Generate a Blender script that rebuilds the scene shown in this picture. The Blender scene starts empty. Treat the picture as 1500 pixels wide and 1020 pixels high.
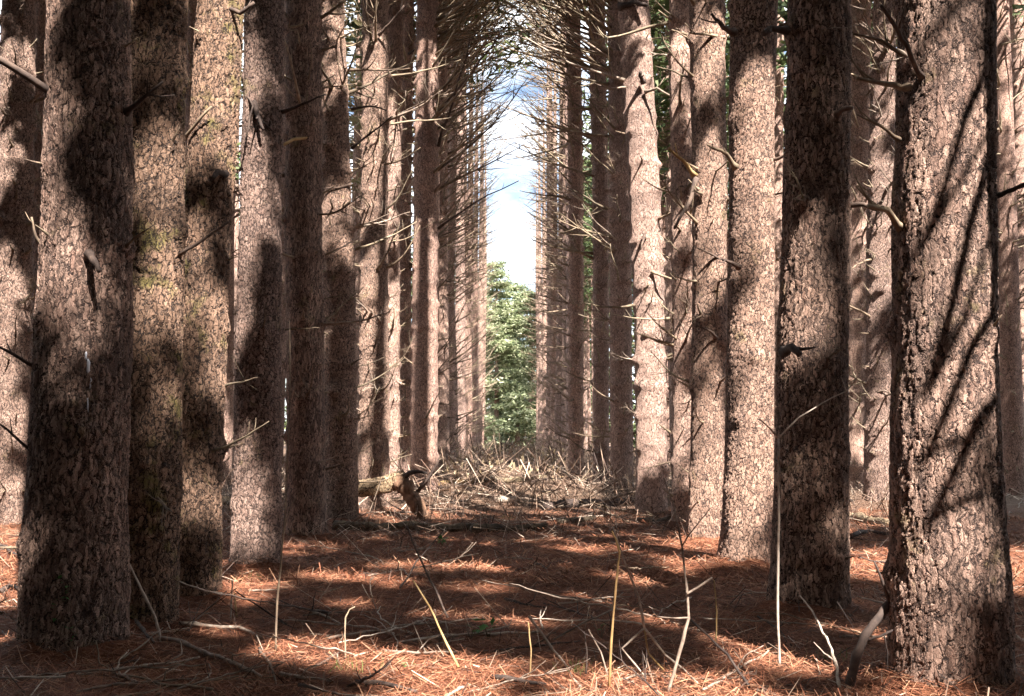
import bpy, math, random
import numpy as np
from mathutils import Vector, Matrix, Quaternion, noise as mnoise

rnd = random.Random(11)
nrng = np.random.default_rng(11)
PI = math.pi
sc = bpy.context.scene
COL = sc.collection

# ------------------------------------------------------------------ camera
CAM_H, F, PITCH = 1.15, 1500.0, math.atan(130 / 1500)
CAM = Vector((0, 0, CAM_H))
cd = bpy.data.cameras.new('camera')
cam = bpy.data.objects.new('camera', cd)
COL.objects.link(cam)
cam.location = CAM
cam.rotation_euler = (PI / 2 + PITCH, 0, 0)
cd.sensor_width = 36
cd.lens = 36
cd.clip_start = 0.05
cd.clip_end = 2000
sc.camera = cam

# ------------------------------------------------------------------ light
SUN_AZ, SUN_EL = math.radians(26), math.radians(48)       # measured from straight behind the camera, towards the right
S = Vector((math.sin(SUN_AZ) * math.cos(SUN_EL), -math.cos(SUN_AZ) * math.cos(SUN_EL), math.sin(SUN_EL)))
ld = bpy.data.lights.new('sun', 'SUN')
ld.energy = 5.0
ld.angle = math.radians(0.5)
ld.color = (1.0, 0.93, 0.85)
sun = bpy.data.objects.new('sun', ld)
COL.objects.link(sun)
sun.rotation_euler = S.to_track_quat('Z', 'Y').to_euler()
W = bpy.data.worlds.new('World')
sc.world = W
W.use_nodes = True
wn, wl = W.node_tree.nodes, W.node_tree.links
bg = wn['Background']
sky = wn.new('ShaderNodeTexSky')
sky.sky_type = 'NISHITA'
sky.sun_disc = False
sky.sun_elevation = SUN_EL
sky.sun_rotation = math.atan2(S.x, S.y)
wtc = wn.new('ShaderNodeTexCoord')
wmap = wn.new('ShaderNodeMapping')
wmap.inputs['Scale'].default_value = (1, 1, 2.2)
wno = wn.new('ShaderNodeTexNoise')
wno.inputs['Scale'].default_value = 5.5
wno.inputs['Detail'].default_value = 7
wra = wn.new('ShaderNodeValToRGB')
wra.color_ramp.elements[0].position = 0.37
wra.color_ramp.elements[1].position = 0.56
wmix = wn.new('ShaderNodeMix')
wmix.data_type = 'RGBA'
wl.new(wtc.outputs['Generated'], wmap.inputs[0])
wl.new(wmap.outputs[0], wno.inputs['Vector'])
wl.new(wno.outputs['Fac'], wra.inputs[0])
wl.new(wra.outputs[0], wmix.inputs[0])
wl.new(sky.outputs[0], wmix.inputs[6])
wmix.inputs[7].default_value = (11, 11.5, 12.2, 1)          # sunlit cloud
wl.new(wmix.outputs[2], bg.inputs[0])
bg.inputs[1].default_value = 0.05

sc.view_settings.view_transform = 'Standard'
sc.view_settings.look = 'None'
sc.view_settings.gamma = 1
sc.view_settings.use_curve_mapping = False
sc.view_settings.exposure = 2.38
cy = sc.cycles
cy.use_denoising = True
cy.max_bounces = 6
cy.diffuse_bounces = 4
cy.glossy_bounces = 2
cy.transmission_bounces = 2
cy.sample_clamp_indirect = 6
cy.use_adaptive_sampling = True
cy.adaptive_threshold = 0.02

# ------------------------------------------------------------------ pixel helpers
SP, CP = math.sin(PITCH), math.cos(PITCH)


def ray(px, py):
    a, b = (px - 750) / F, (510 - py) / F
    return Vector((a, CP - SP * b, SP + CP * b))


def at(px, py, Y):
    d = ray(px, py)
    return CAM + d * (Y / d.y)


def proj(P):
    x, y, z = P[0], P[1], P[2] - CAM_H
    dp = y * CP + z * SP
    up = -y * SP + z * CP
    if dp <= 0.05:
        return None
    return 750 + F * x / dp, 510 - F * up / dp


MOUNDS = []


def gz(x, y):
    """height of the forest floor"""
    n = mnoise.noise(Vector((x * 0.45, y * 0.45, 1.7))) * 0.045 + mnoise.noise(Vector((x * 1.9, y * 1.9, 5.1))) * 0.018
    n += mnoise.noise(Vector((x * 6.0, y * 6.0, 9.1))) * 0.007
    if y > 14:
        n += mnoise.noise(Vector((x * 0.7, y * 0.5, 3.3))) * 0.10 * min(1, (y - 14) / 6)
    if 17 < y < 74 and abs(x) < 3.2:                       # heap of old brash filling the aisle
        k = min(1, (y - 17) / 9) * min(1, (74 - y) / 10) * max(0, 1 - (abs(x) / 3.2) ** 2)
        n += k * (0.42 + 0.30 * mnoise.noise(Vector((x * 0.8, y * 0.35, 8.8))))
    for mx_, my_, mr_ in MOUNDS:                           # needles heaped against the trunk feet
        d2 = (x - mx_) ** 2 + (y - my_) ** 2
        if d2 < 0.8:
            n += 0.075 * math.exp(-max(0, math.sqrt(d2) - mr_) / 0.11) * (1 + 0.5 * mnoise.noise(Vector((x * 5, y * 5, 4))))
    return n


def ground_at(px, py, h=0.0):
    d = ray(px, py)
    z = h
    for _ in range(5):
        t = (z - CAM_H) / d.z
        P = CAM + d * t
        z = gz(P.x, P.y) + h
    return P


# ------------------------------------------------------------------ mesh helpers
class MB:
    def __init__(s):
        s.v, s.f = [], []

    def tube(s, pts, rad, n=6, cap=True, jit=0.0, rg=rnd):
        pts = [Vector(p) for p in pts]
        b = len(s.v)
        t = (pts[1] - pts[0]).normalized()
        up = Vector((0, 0, 1)) if abs(t.z) < 0.9 else Vector((1, 0, 0))
        u = t.cross(up).normalized()
        m = len(pts)
        for i in range(m):
            if 0 < i < m - 1:
                t2 = (pts[i + 1] - pts[i - 1])
            elif i == 0:
                t2 = pts[1] - pts[0]
            else:
                t2 = pts[-1] - pts[-2]
            if t2.length < 1e-9:
                t2 = t
            t = t2.normalized()
            u = (u - t * u.dot(t))
            if u.length < 1e-6:
                u = t.orthogonal()
            u.normalize()
            w = t.cross(u)
            for k in range(n):
                a = 2 * PI * k / n
                r = rad[i] * (1 + (rg.uniform(-jit, jit) if jit else 0))
                s.v.append(pts[i] + (u * math.cos(a) + w * math.sin(a)) * r)
        for i in range(m - 1):
            for k in range(n):
                k2 = (k + 1) % n
                s.f.append((b + i * n + k, b + i * n + k2, b + (i + 1) * n + k2, b + (i + 1) * n + k))
        if cap:
            s.f.append(tuple(b + k for k in reversed(range(n))))
            s.f.append(tuple(b + (m - 1) * n + k for k in range(n)))

    def mesh(s, name, mat, smooth=True, origin=None):
        me = bpy.data.meshes.new(name)
        o = origin or Vector((0, 0, 0))
        me.from_pydata([tuple(v - o) for v in s.v], [], s.f)
        if smooth:
            me.shade_smooth()
        me.materials.append(mat)
        return me


def quads_mesh(name, arr, mat):
    """arr (N,4,3) loose quads -> one mesh"""
    n = len(arr)
    me = bpy.data.meshes.new(name)
    me.vertices.add(n * 4)
    me.vertices.foreach_set('co', np.ascontiguousarray(arr, dtype=np.float32).ravel())
    me.loops.add(n * 4)
    me.loops.foreach_set('vertex_index', np.arange(n * 4, dtype=np.int32))
    me.polygons.add(n)
    me.polygons.foreach_set('loop_start', np.arange(0, n * 4, 4, dtype=np.int32))
    me.update(calc_edges=True)
    me.materials.append(mat)
    return me


def obj(name, me, parent=None, loc=None, rot=None, scale=None):
    o = bpy.data.objects.new(name, me)
    COL.objects.link(o)
    if parent is not None:
        o.parent = parent
    if loc is not None:
        o.location = loc
    if rot is not None:
        o.rotation_euler = rot
    if scale is not None:
        o.scale = scale
    return o


def tag(o, label, cat=None, group=None, kind=None):
    if label:
        o['label'] = label
    if cat:
        o['category'] = cat
    if group:
        o['group'] = group
    if kind:
        o['kind'] = kind
    return o


# ------------------------------------------------------------------ materials
def newmat(name):
    m = bpy.data.materials.new(name)
    m.use_nodes = True
    nt = m.node_tree
    return m, nt, nt.nodes['Principled BSDF'], nt.nodes, nt.links


def ramp(nodes, stops):
    r = nodes.new('ShaderNodeValToRGB')
    e = r.color_ramp.elements
    while len(e) < len(stops):
        e.new(0.5)
    for i, (p, c) in enumerate(stops):
        e[i].position = p
        e[i].color = (*c, 1) if len(c) == 3 else c
    return r


def math_node(nodes, links, op, a, b=None, clamp=False):
    n = nodes.new('ShaderNodeMath')
    n.operation = op
    n.use_clamp = clamp
    for i, x in enumerate((a, b)):
        if x is None:
            continue
        if isinstance(x, (int, float)):
            n.inputs[i].default_value = x
        else:
            links.new(x, n.inputs[i])
    return n.outputs[0]


def mixc(nodes, links, fac, a, b, blend='MIX'):
    n = nodes.new('ShaderNodeMix')
    n.data_type = 'RGBA'
    n.blend_type = blend
    for sock, x in ((n.inputs[0], fac), (n.inputs[6], a), (n.inputs[7], b)):
        if isinstance(x, (int, float)):
            sock.default_value = x
        elif isinstance(x, tuple):
            sock.default_value = (*x, 1)
        else:
            links.new(x, sock)
    return n.outputs[2]


def noise_node(nodes, links, vec, scale, detail=4, rough=0.6):
    n = nodes.new('ShaderNodeTexNoise')
    n.inputs['Scale'].default_value = scale
    n.inputs['Detail'].default_value = detail
    n.inputs['Roughness'].default_value = rough
    links.new(vec, n.inputs['Vector'])
    return n


def bark_material(name, cell, stretch, light, mid, crackc, disp, crackw, lichen=0.0, true_disp=True, furrow=0.0, lich_at=0.60):
    m, nt, P, N, L = newmat(name)
    tc = N.new('ShaderNodeTexCoord')
    oi = N.new('ShaderNodeObjectInfo')
    off = N.new('ShaderNodeVectorMath')
    off.operation = 'ADD'
    comb = N.new('ShaderNodeCombineXYZ')
    L.new(math_node(N, L, 'MULTIPLY', oi.outputs['Random'], 37.0), comb.inputs[2])
    L.new(tc.outputs['Object'], off.inputs[0])
    L.new(comb.outputs[0], off.inputs[1])
    warp = noise_node(N, L, off.outputs[0], 9, 2)
    wv = N.new('ShaderNodeVectorMath')
    wv.operation = 'MULTIPLY_ADD'
    L.new(warp.outputs['Color'], wv.inputs[0])
    wv.inputs[1].default_value = (0.07, 0.07, 0.10)
    L.new(off.outputs[0], wv.inputs[2])
    warp2 = noise_node(N, L, off.outputs[0], 42, 3, 0.65)
    wv2 = N.new('ShaderNodeVectorMath')
    wv2.operation = 'MULTIPLY_ADD'
    L.new(warp2.outputs['Color'], wv2.inputs[0])
    wv2.inputs[1].default_value = (0.022, 0.022, 0.045)
    L.new(wv.outputs[0], wv2.inputs[2])
    mp = N.new('ShaderNodeMapping')
    mp.inputs['Scale'].default_value = (1, 1, stretch)
    L.new(wv2.outputs[0], mp.inputs[0])

    def voro(scale, feat):
        v = N.new('ShaderNodeTexVoronoi')
        v.feature = feat
        v.inputs['Scale'].default_value = scale
        L.new(mp.outputs[0], v.inputs['Vector'])
        return v
    v1 = voro(cell, 'DISTANCE_TO_EDGE')
    v1c = voro(cell, 'F1')
    v2 = voro(cell * 2.7, 'DISTANCE_TO_EDGE')
    n1 = noise_node(N, L, mp.outputs[0], cell * 1.6, 5, 0.65)
    nbig = noise_node(N, L, off.outputs[0], 2.1, 3)
    nfine = noise_node(N, L, mp.outputs[0], cell * 5, 3, 0.7)
    # crack masks: 0 in the fissure, 1 on the plate
    def mr(x, a, b):
        r = N.new('ShaderNodeMapRange')
        r.interpolation_type = 'SMOOTHSTEP'
        r.inputs[1].default_value = a
        r.inputs[2].default_value = b
        L.new(x, r.inputs[0])
        return r.outputs[0]
    # irregular crack width
    wv1 = math_node(N, L, 'ADD', v1.outputs['Distance'], math_node(N, L, 'MULTIPLY', math_node(N, L, 'SUBTRACT', n1.outputs['Fac'], 0.5), crackw * 4.2))
    k1 = mr(wv1, 0.0, crackw)
    k2 = mr(math_node(N, L, 'ADD', v2.outputs['Distance'], math_node(N, L, 'MULTIPLY', math_node(N, L, 'SUBTRACT', nfine.outputs['Fac'], 0.42), 0.5)), 0.0, 0.16)
    if furrow:
        mpf2 = N.new('ShaderNodeMapping')
        mpf2.inputs['Scale'].default_value = (1, 1, 0.17)
        L.new(wv2.outputs[0], mpf2.inputs[0])
        v0 = N.new('ShaderNodeTexVoronoi')
        v0.feature = 'DISTANCE_TO_EDGE'
        v0.inputs['Scale'].default_value = furrow
        L.new(mpf2.outputs[0], v0.inputs['Vector'])
        k0 = mr(math_node(N, L, 'ADD', v0.outputs['Distance'], math_node(N, L, 'MULTIPLY', math_node(N, L, 'SUBTRACT', nbig.outputs['Fac'], 0.5), 0.16)), 0.0, 0.10)
        k1 = math_node(N, L, 'MULTIPLY', k1, math_node(N, L, 'ADD', math_node(N, L, 'MULTIPLY', k0, 0.55), 0.45))
    sep = N.new('ShaderNodeSeparateColor')
    L.new(v1c.outputs['Color'], sep.inputs[0])
    tone = math_node(N, L, 'ADD', math_node(N, L, 'MULTIPLY', sep.outputs[0], 0.45), math_node(N, L, 'MULTIPLY', n1.outputs['Fac'], 0.75))
    rp = ramp(N, [(0.25, mid), (0.85, light)])
    L.new(tone, rp.inputs[0])
    c = mixc(N, L, math_node(N, L, 'MULTIPLY', math_node(N, L, 'SUBTRACT', 1.0, k2), 0.55), rp.outputs[0], crackc)
    # broad weathering of each trunk, its own tint
    rb = ramp(N, [(0.3, (0.72, 0.70, 0.70)), (0.7, (1.15, 1.1, 1.06))])
    L.new(nbig.outputs['Fac'], rb.inputs[0])
    c = mixc(N, L, 1.0, c, rb.outputs[0], 'MULTIPLY')
    rt = ramp(N, [(0.0, (0.86, 0.84, 0.86)), (0.5, (1.0, 0.95, 0.90)), (1.0, (1.1, 1.0, 0.96))])
    L.new(oi.outputs['Random'], rt.inputs[0])
    c = mixc(N, L, 1.0, c, rt.outputs[0], 'MULTIPLY')
    if lichen:
        nl = noise_node(N, L, off.outputs[0], 3.3, 6, 0.72)
        rl = ramp(N, [(lich_at, (0, 0, 0)), (lich_at + .1, (lichen,) * 3)])
        L.new(nl.outputs['Fac'], rl.inputs[0])
        c = mixc(N, L, rl.outputs[0], c, (0.20, 0.17, 0.06))
    nsp = noise_node(N, L, mp.outputs[0], cell * 0.9, 5, 0.68)
    ksp = mr(nsp.outputs['Fac'], 0.36, 0.50)
    c = mixc(N, L, math_node(N, L, 'MULTIPLY', math_node(N, L, 'SUBTRACT', 1.0, ksp), 0.5), c, crackc)  # dark flecks put the small shadows of rough bark into the colour
    c = mixc(N, L, k1, crackc, c)
    L.new(c, P.inputs['Base Color'])
    P.inputs['Roughness'].default_value = 0.88
    P.inputs['Specular IOR Level'].default_value = 0.25
    h = math_node(N, L, 'ADD', math_node(N, L, 'MULTIPLY', k1, 0.62), math_node(N, L, 'MULTIPLY', n1.outputs['Fac'], 0.35))
    h = math_node(N, L, 'ADD', h, math_node(N, L, 'MULTIPLY', k2, 0.22))
    h = math_node(N, L, 'ADD', h, math_node(N, L, 'MULTIPLY', ksp, 0.30))
    d = N.new('ShaderNodeDisplacement')
    d.inputs['Scale'].default_value = disp
    d.inputs['Midlevel'].default_value = 0.8
    L.new(h, d.inputs['Height'])
    L.new(d.outputs[0], N['Material Output'].inputs['Displacement'])
    m.displacement_method = 'BOTH' if true_disp else 'BUMP'
    return m


BARK_OLD = bark_material('plated_bark', 34, 0.29, (0.46, 0.335, 0.275), (0.20, 0.125, 0.10), (0.035, 0.023, 0.02), 0.017, 0.09, 0.55, True, 17)
BARK_LICHEN = bark_material('lichen_bark', 36, 0.36, (0.37, 0.265, 0.20), (0.185, 0.122, 0.088), (0.035, 0.025, 0.022), 0.02, 0.11, 0.85, True, 0, 0.53)
BARK_MID = bark_material('scaly_bark', 34, 0.55, (0.48, 0.355, 0.29), (0.235, 0.152, 0.12), (0.052, 0.036, 0.032), 0.016, 0.12, 0.55)
BARK_FAR = bark_material('grey_brown_bark', 30, 0.5, (0.54, 0.405, 0.345), (0.29, 0.195, 0.16), (0.09, 0.062, 0.054), 0.012, 0.10, 0.35, False)


BARK_LOG = bark_material('old_log_bark', 22, 0.8, (0.46, 0.37, 0.25), (0.22, 0.16, 0.10), (0.03, 0.022, 0.018), 0.02, 0.10, 0.6, False)


def wood_material(name, a, b, c, scale=14, bump=0.004):
    m, nt, P, N, L = newmat(name)
    tc = N.new('ShaderNodeTexCoord')
    oi = N.new('ShaderNodeObjectInfo')
    mp = N.new('ShaderNodeVectorMath')
    mp.operation = 'ADD'
    L.new(tc.outputs['Object'], mp.inputs[0])
    cb = N.new('ShaderNodeCombineXYZ')
    L.new(math_node(N, L, 'MULTIPLY', oi.outputs['Random'], 50.0), cb.inputs[0])
    L.new(cb.outputs[0], mp.inputs[1])
    n1 = noise_node(N, L, mp.outputs[0], scale, 5, 0.65)
    n2 = noise_node(N, L, mp.outputs[0], scale * 0.18, 2)
    f = math_node(N, L, 'ADD', math_node(N, L, 'MULTIPLY', n1.outputs['Fac'], 0.6), math_node(N, L, 'MULTIPLY', n2.outputs['Fac'], 0.4))
    f = math_node(N, L, 'ADD', f, math_node(N, L, 'MULTIPLY', math_node(N, L, 'SUBTRACT', oi.outputs['Random'], 0.5), 0.22))
    r = ramp(N, [(0.32, a), (0.5, b), (0.68, c)])
    L.new(f, r.inputs[0])
    L.new(r.outputs[0], P.inputs['Base Color'])
    P.inputs['Roughness'].default_value = 0.85
    P.inputs['Specular IOR Level'].default_value = 0.3
    bp = N.new('ShaderNodeBump')
    bp.inputs['Strength'].default_value = 0.7
    bp.inputs['Distance'].default_value = bump
    L.new(n1.outputs['Fac'], bp.inputs['Height'])
    L.new(bp.outputs[0], P.inputs['Normal'])
    return m


M_DEAD = wood_material('dead_branch_bark', (0.07, 0.048, 0.038), (0.20, 0.145, 0.10), (0.36, 0.28, 0.19), 18)
M_TWIG = wood_material('lichen_twig', (0.085, 0.065, 0.047), (0.20, 0.155, 0.105), (0.40, 0.33, 0.235), 9)
M_STICK = wood_material('weathered_stick', (0.11, 0.078, 0.06), (0.27, 0.205, 0.16), (0.50, 0.415, 0.34), 26)
M_DARKSTICK = wood_material('dark_stick', (0.03, 0.022, 0.02), (0.075, 0.052, 0.043), (0.16, 0.11, 0.085), 22)  # deeper brown tones for the dark sticks and branches
M_YELLOW = wood_material('yellow_stem', (0.15, 0.09, 0.04), (0.32, 0.20, 0.085), (0.46, 0.33, 0.17), 10)
M_LOG = wood_material('mossy_log_bark', (0.035, 0.026, 0.02), (0.13, 0.095, 0.06), (0.32, 0.24, 0.155), 17, 0.03)
M_ROT = wood_material('rotten_red_wood', (0.08, 0.048, 0.034), (0.23, 0.13, 0.08), (0.46, 0.32, 0.22), 15, 0.02)


def leaf_material(name, cols, trans=0.35, rough=0.6):
    m, nt, P, N, L = newmat(name)
    ge = N.new('ShaderNodeNewGeometry')
    tc = N.new('ShaderNodeTexCoord')
    r = ramp(N, [(i / (len(cols) - 1), c) for i, c in enumerate(cols)])
    L.new(ge.outputs['Random Per Island'], r.inputs[0])
    L.new(r.outputs[0], P.inputs['Base Color'])
    P.inputs['Roughness'].default_value = rough
    P.inputs['Specular IOR Level'].default_value = 0.3
    if trans:
        t = N.new('ShaderNodeBsdfTranslucent')
        L.new(r.outputs[0], t.inputs[0])
        mx = N.new('ShaderNodeMixShader')
        mx.inputs[0].default_value = trans
        L.new(P.outputs[0], mx.inputs[1])
        L.new(t.outputs[0], mx.inputs[2])
        L.new(mx.outputs[0], N['Material Output'].inputs[0])
    return m


M_NEEDLE = leaf_material('pine_needles', [(0.035, 0.055, 0.02), (0.07, 0.10, 0.035), (0.11, 0.13, 0.05)], 0.2)
M_OLIVE = leaf_material('thin_olive_needles', [(0.11, 0.10, 0.05), (0.18, 0.16, 0.085), (0.25, 0.21, 0.12)])
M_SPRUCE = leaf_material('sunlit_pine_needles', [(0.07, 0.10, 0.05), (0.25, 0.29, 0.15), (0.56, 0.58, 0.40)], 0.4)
M_FARWOOD = leaf_material('far_foliage', [(0.04, 0.06, 0.025), (0.09, 0.12, 0.05), (0.20, 0.22, 0.10)], 0.4)
M_LITTER = leaf_material('fallen_needles', [(0.06, 0.028, 0.02), (0.18, 0.065, 0.035), (0.26, 0.095, 0.05), (0.36, 0.155, 0.085), (0.44, 0.25, 0.15)], 0.0, 0.7)
M_CHIP = leaf_material('twig_and_bark_chips', [(0.022, 0.015, 0.013), (0.05, 0.032, 0.025), (0.10, 0.06, 0.043), (0.17, 0.105, 0.075), (0.30, 0.21, 0.15), (0.54, 0.43, 0.34)], 0.0, 0.8)
M_GREEN = leaf_material('green_leaf', [(0.035, 0.11, 0.03), (0.07, 0.19, 0.05), (0.13, 0.26, 0.08)], 0.3, 0.45)
M_GRASS = leaf_material('grass_blade', [(0.09, 0.15, 0.04), (0.15, 0.20, 0.06), (0.25, 0.22, 0.09)], 0.3, 0.5)
M_BRACKEN = leaf_material('withered_leaf', [(0.13, 0.085, 0.05), (0.30, 0.22, 0.13), (0.46, 0.38, 0.25)], 0.3, 0.6)

m, nt, P, N, L = newmat('resin')
P.inputs['Base Color'].default_value = (0.55, 0.56, 0.62, 1)
P.inputs['Roughness'].default_value = 0.25
M_RESIN = m

# forest floor
m, nt, P, N, L = newmat('needle_floor')
tc = N.new('ShaderNodeTexCoord')
pos = tc.outputs['Object']
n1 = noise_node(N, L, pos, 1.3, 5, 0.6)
n2 = noise_node(N, L, pos, 24, 6, 0.75)
n3 = noise_node(N, L, pos, 120, 3, 0.7)
mpf = N.new('ShaderNodeMapping')
mpf.inputs['Scale'].default_value = (1, 3.5, 1)
mpf.inputs['Rotation'].default_value = (0, 0, 0.6)
L.new(pos, mpf.inputs[0])
n4 = noise_node(N, L, mpf.outputs[0], 55, 4, 0.7)
f = math_node(N, L, 'ADD', math_node(N, L, 'MULTIPLY', n2.outputs['Fac'], 0.5), math_node(N, L, 'MULTIPLY', n4.outputs['Fac'], 0.5))
r = ramp(N, [(0.30, (0.04, 0.018, 0.013)), (0.46, (0.15, 0.055, 0.03)), (0.58, (0.29, 0.12, 0.065)), (0.74, (0.46, 0.27, 0.17))])
L.new(f, r.inputs[0])
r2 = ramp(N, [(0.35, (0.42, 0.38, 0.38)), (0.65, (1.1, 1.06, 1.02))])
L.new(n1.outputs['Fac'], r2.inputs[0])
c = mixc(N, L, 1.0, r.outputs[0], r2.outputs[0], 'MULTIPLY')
# farther back the floor is old grey-tan brash, not fresh needles
sx = N.new('ShaderNodeSeparateXYZ')
L.new(pos, sx.inputs[0])
mr_ = N.new('ShaderNodeMapRange')
L.new(math_node(N, L, 'ADD', sx.outputs[1], math_node(N, L, 'MULTIPLY', n1.outputs['Fac'], 6.0)), mr_.inputs[0])
mr_.inputs[1].default_value = 14
mr_.inputs[2].default_value = 22
rbr = ramp(N, [(0.32, (0.035, 0.023, 0.017)), (0.5, (0.13, 0.08, 0.055)), (0.72, (0.40, 0.29, 0.21))])
L.new(f, rbr.inputs[0])
c = mixc(N, L, mr_.outputs[0], c, rbr.outputs[0])
ng = noise_node(N, L, pos, 2.6, 4, 0.7)
rg_ = ramp(N, [(0.64, (0, 0, 0)), (0.72, (0.55,) * 3)])
L.new(ng.outputs['Fac'], rg_.inputs[0])
c = mixc(N, L, rg_.outputs[0], c, (0.10, 0.105, 0.04))
L.new(c, P.inputs['Base Color'])
P.inputs['Roughness'].default_value = 0.9
P.inputs['Specular IOR Level'].default_value = 0.2
bp = N.new('ShaderNodeBump')
bp.inputs['Strength'].default_value = 1.0
bp.inputs['Distance'].default_value = 0.03
L.new(math_node(N, L, 'ADD', f, math_node(N, L, 'MULTIPLY', n3.outputs['Fac'], 0.4)), bp.inputs['Height'])
L.new(bp.outputs[0], P.inputs['Normal'])
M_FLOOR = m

# ------------------------------------------------------------------ tree tables
# (key, base row, profile [(image row, left, right)], bark, label)
HEROES = [
    ('L1', 955, [(955, 32, 176), (850, 38, 178), (700, 48, 180), (500, 57, 184), (300, 66, 187), (0, 76, 190)], 'old',
     'thick dark plated pine trunk nearest on the left, resin streak below a knot'),
    ('L2', 920, [(920, 172, 258), (700, 178, 260), (500, 181, 263), (250, 186, 268), (0, 190, 271)], 'lichen',
     'pine trunk with mustard lichen close behind the thick dark left trunk'),
    ('L3', 880, [(880, 252, 322), (700, 256, 322), (500, 262, 328), (300, 268, 337), (150, 282, 350), (0, 291, 357)], 'lichen',
     'pine trunk leaning right with a bright sunlit top above shaded bark'),
    ('L4', 835, [(835, 336, 412), (700, 345, 412), (500, 347, 411), (300, 354, 413), (0, 358, 416)], 'mid',
     'pine trunk with a sunlit oval patch low on its speckled bark'),
    ('L5', 790, [(790, 414, 480), (600, 420, 474), (300, 417, 471), (0, 419, 470)], 'old',
     'fully shaded reddish black pine trunk, fifth in the left row'),
    ('L6', 765, [(765, 478, 526), (600, 476, 521), (400, 472, 518), (0, 468, 503)], 'mid',
     'dark based pine trunk standing in front of the forked fallen log'),
    ('L7', 750, [(752, 521, 571), (600, 526, 569), (400, 528, 567), (200, 530, 568), (0, 531, 569)], 'mid',
     'dappled tan pine trunk rising behind the forked fallen log'),
    ('L7b', 728, [(728, 560, 590), (400, 562, 585), (0, 563, 592)], 'far',
     'slim pine trunk half hidden on the right of the dappled tan trunk'),
    ('L7c', 715, [(715, 580, 606), (300, 582, 602), (0, 590, 607)], 'far',
     'narrow shaded pine trunk just left of the stout pink sunlit trunk'),
    ('L8', 722, [(722, 599, 644), (500, 603, 642), (200, 607, 642), (0, 611, 641)], 'far',
     'stout pink sunlit pine trunk left of the open aisle'),
    ('R1', 1005, [(1005, 1303, 1478), (900, 1308, 1470), (700, 1312, 1462), (500, 1315, 1456), (300, 1311, 1451), (0, 1319, 1451)], 'old',
     'huge plated pine trunk nearest on the right, crossed by branch shadows'),
    ('R2', 895, [(895, 1128, 1243), (700, 1137, 1240), (500, 1141, 1240), (250, 1148, 1243), (0, 1156, 1246)], 'old',
     'broad dim brown pine trunk second on the right, dark knot at chest height'),
    ('R3', 830, [(830, 1052, 1134), (700, 1062, 1130), (500, 1066, 1131), (200, 1070, 1134), (0, 1070, 1138)], 'mid',
     'pale sunlit pine trunk with a flared foot beside the bright needle patch'),
    ('R4', 795, [(795, 1003, 1061), (600, 1014, 1062), (300, 1014, 1064), (0, 1010, 1062)], 'mid',
     'speckled pine trunk standing on the brightest patch of sunlit needles'),
    ('R5', 772, [(772, 982, 1016), (500, 986, 1018), (0, 980, 1014)], 'far',
     'slim brown pine trunk between the leaning smooth trunk and the speckled one'),
    ('R6', 755, [(755, 930, 979), (600, 931, 976), (450, 928, 973), (300, 922, 968), (150, 914, 958), (0, 905, 950)], 'far',
     'smooth leaning pine trunk brightly sunlit in its upper half, right of the aisle'),
    ('R7', 716, [(716, 893, 928), (300, 893, 925), (0, 890, 920)], 'far',
     'black shaded pine trunk left of the smooth leaning trunk'),
    ('R8', 705, [(705, 868, 893), (300, 868, 892), (0, 862, 886)], 'far',
     'dark slim pine trunk beside the black shaded trunk, on its aisle side'),
    ('R9', 695, [(695, 831, 856), (300, 833, 855), (0, 828, 850)], 'far',
     'pinkish slim pine trunk at the edge of the aisle on the right'),
    ('T0', 772, [(772, -6, 42), (400, -3, 44), (0, 5, 50)], 'mid',
     'sunlit pink pine trunk at the left edge, behind the thick dark trunk'),
    ('T0b', 745, [(745, 38, 75), (0, 50, 78)], 'far',
     'grey pine trunk squeezed between the left edge trunk and the thick dark one'),
    ('S1', 738, [(738, 1263, 1310), (400, 1270, 1310), (0, 1280, 1312)], 'mid',
     'pink sunlit pine trunk seen just left of the huge right trunk'),
    ('S2', 715, [(715, 1240, 1268), (0, 1245, 1275)], 'far',
     'greyish pine trunk in the gap right of the broad dim brown trunk'),
    ('U2', 694, [(694, 1490, 1509), (0, 1483, 1500)], 'far',
     'thin brown pine trunk cut by the right edge of the view'),
    ('U3', 684, [(684, 1452, 1468), (0, 1450, 1464)], 'far',
     'far thin pine trunk touching the right side of the huge right trunk'),
    ('U4', 690, [(690, 1128, 1146), (0, 1132, 1148)], 'far',
     'far thin pine trunk in the sliver left of the broad dim trunk'),
    ('U1', 708, [(708, 1466, 1492), (0, 1460, 1482)], 'far',
     'thin dark pine trunk right of the huge right trunk'),
]


class Tree:
    pass


TREES = []
for key, yb, prof, bark, label in HEROES:
    t = Tree()
    t.key, t.bark, t.label, t.hero = key, bark, label, True
    B = ground_at((prof[0][1] + prof[0][2]) / 2, yb)
    t.Y = B.y
    t.base = Vector((B.x, B.y, gz(B.x, B.y)))
    t.cx, t.hz, t.rr = [], [], []
    for (y, l, r) in prof:
        P = at((l + r) / 2, y, t.Y)
        t.hz.append(max(0.0, P.z - t.base.z))
        t.cx.append(P.x - t.base.x)
        t.rr.append((r - l) / 2 / F * t.Y)
    t.hz[0] = 0
    # the radius measured at the foot includes the root flare: split it off
    t.flare = max(0.015, t.rr[0] - t.rr[1] * 1.03)
    t.rr[0] = t.rr[0] - t.flare
    t.lean = (t.cx[-1]) / max(t.hz[-1], 0.1)
    t.H = rnd.uniform(21, 25)
    TREES.append(t)


def t_center(t, h):
    if h <= t.hz[-1]:
        return float(np.interp(h, t.hz, t.cx))
    return t.cx[-1] + (h - t.hz[-1]) * t.lean * 0.5


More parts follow.
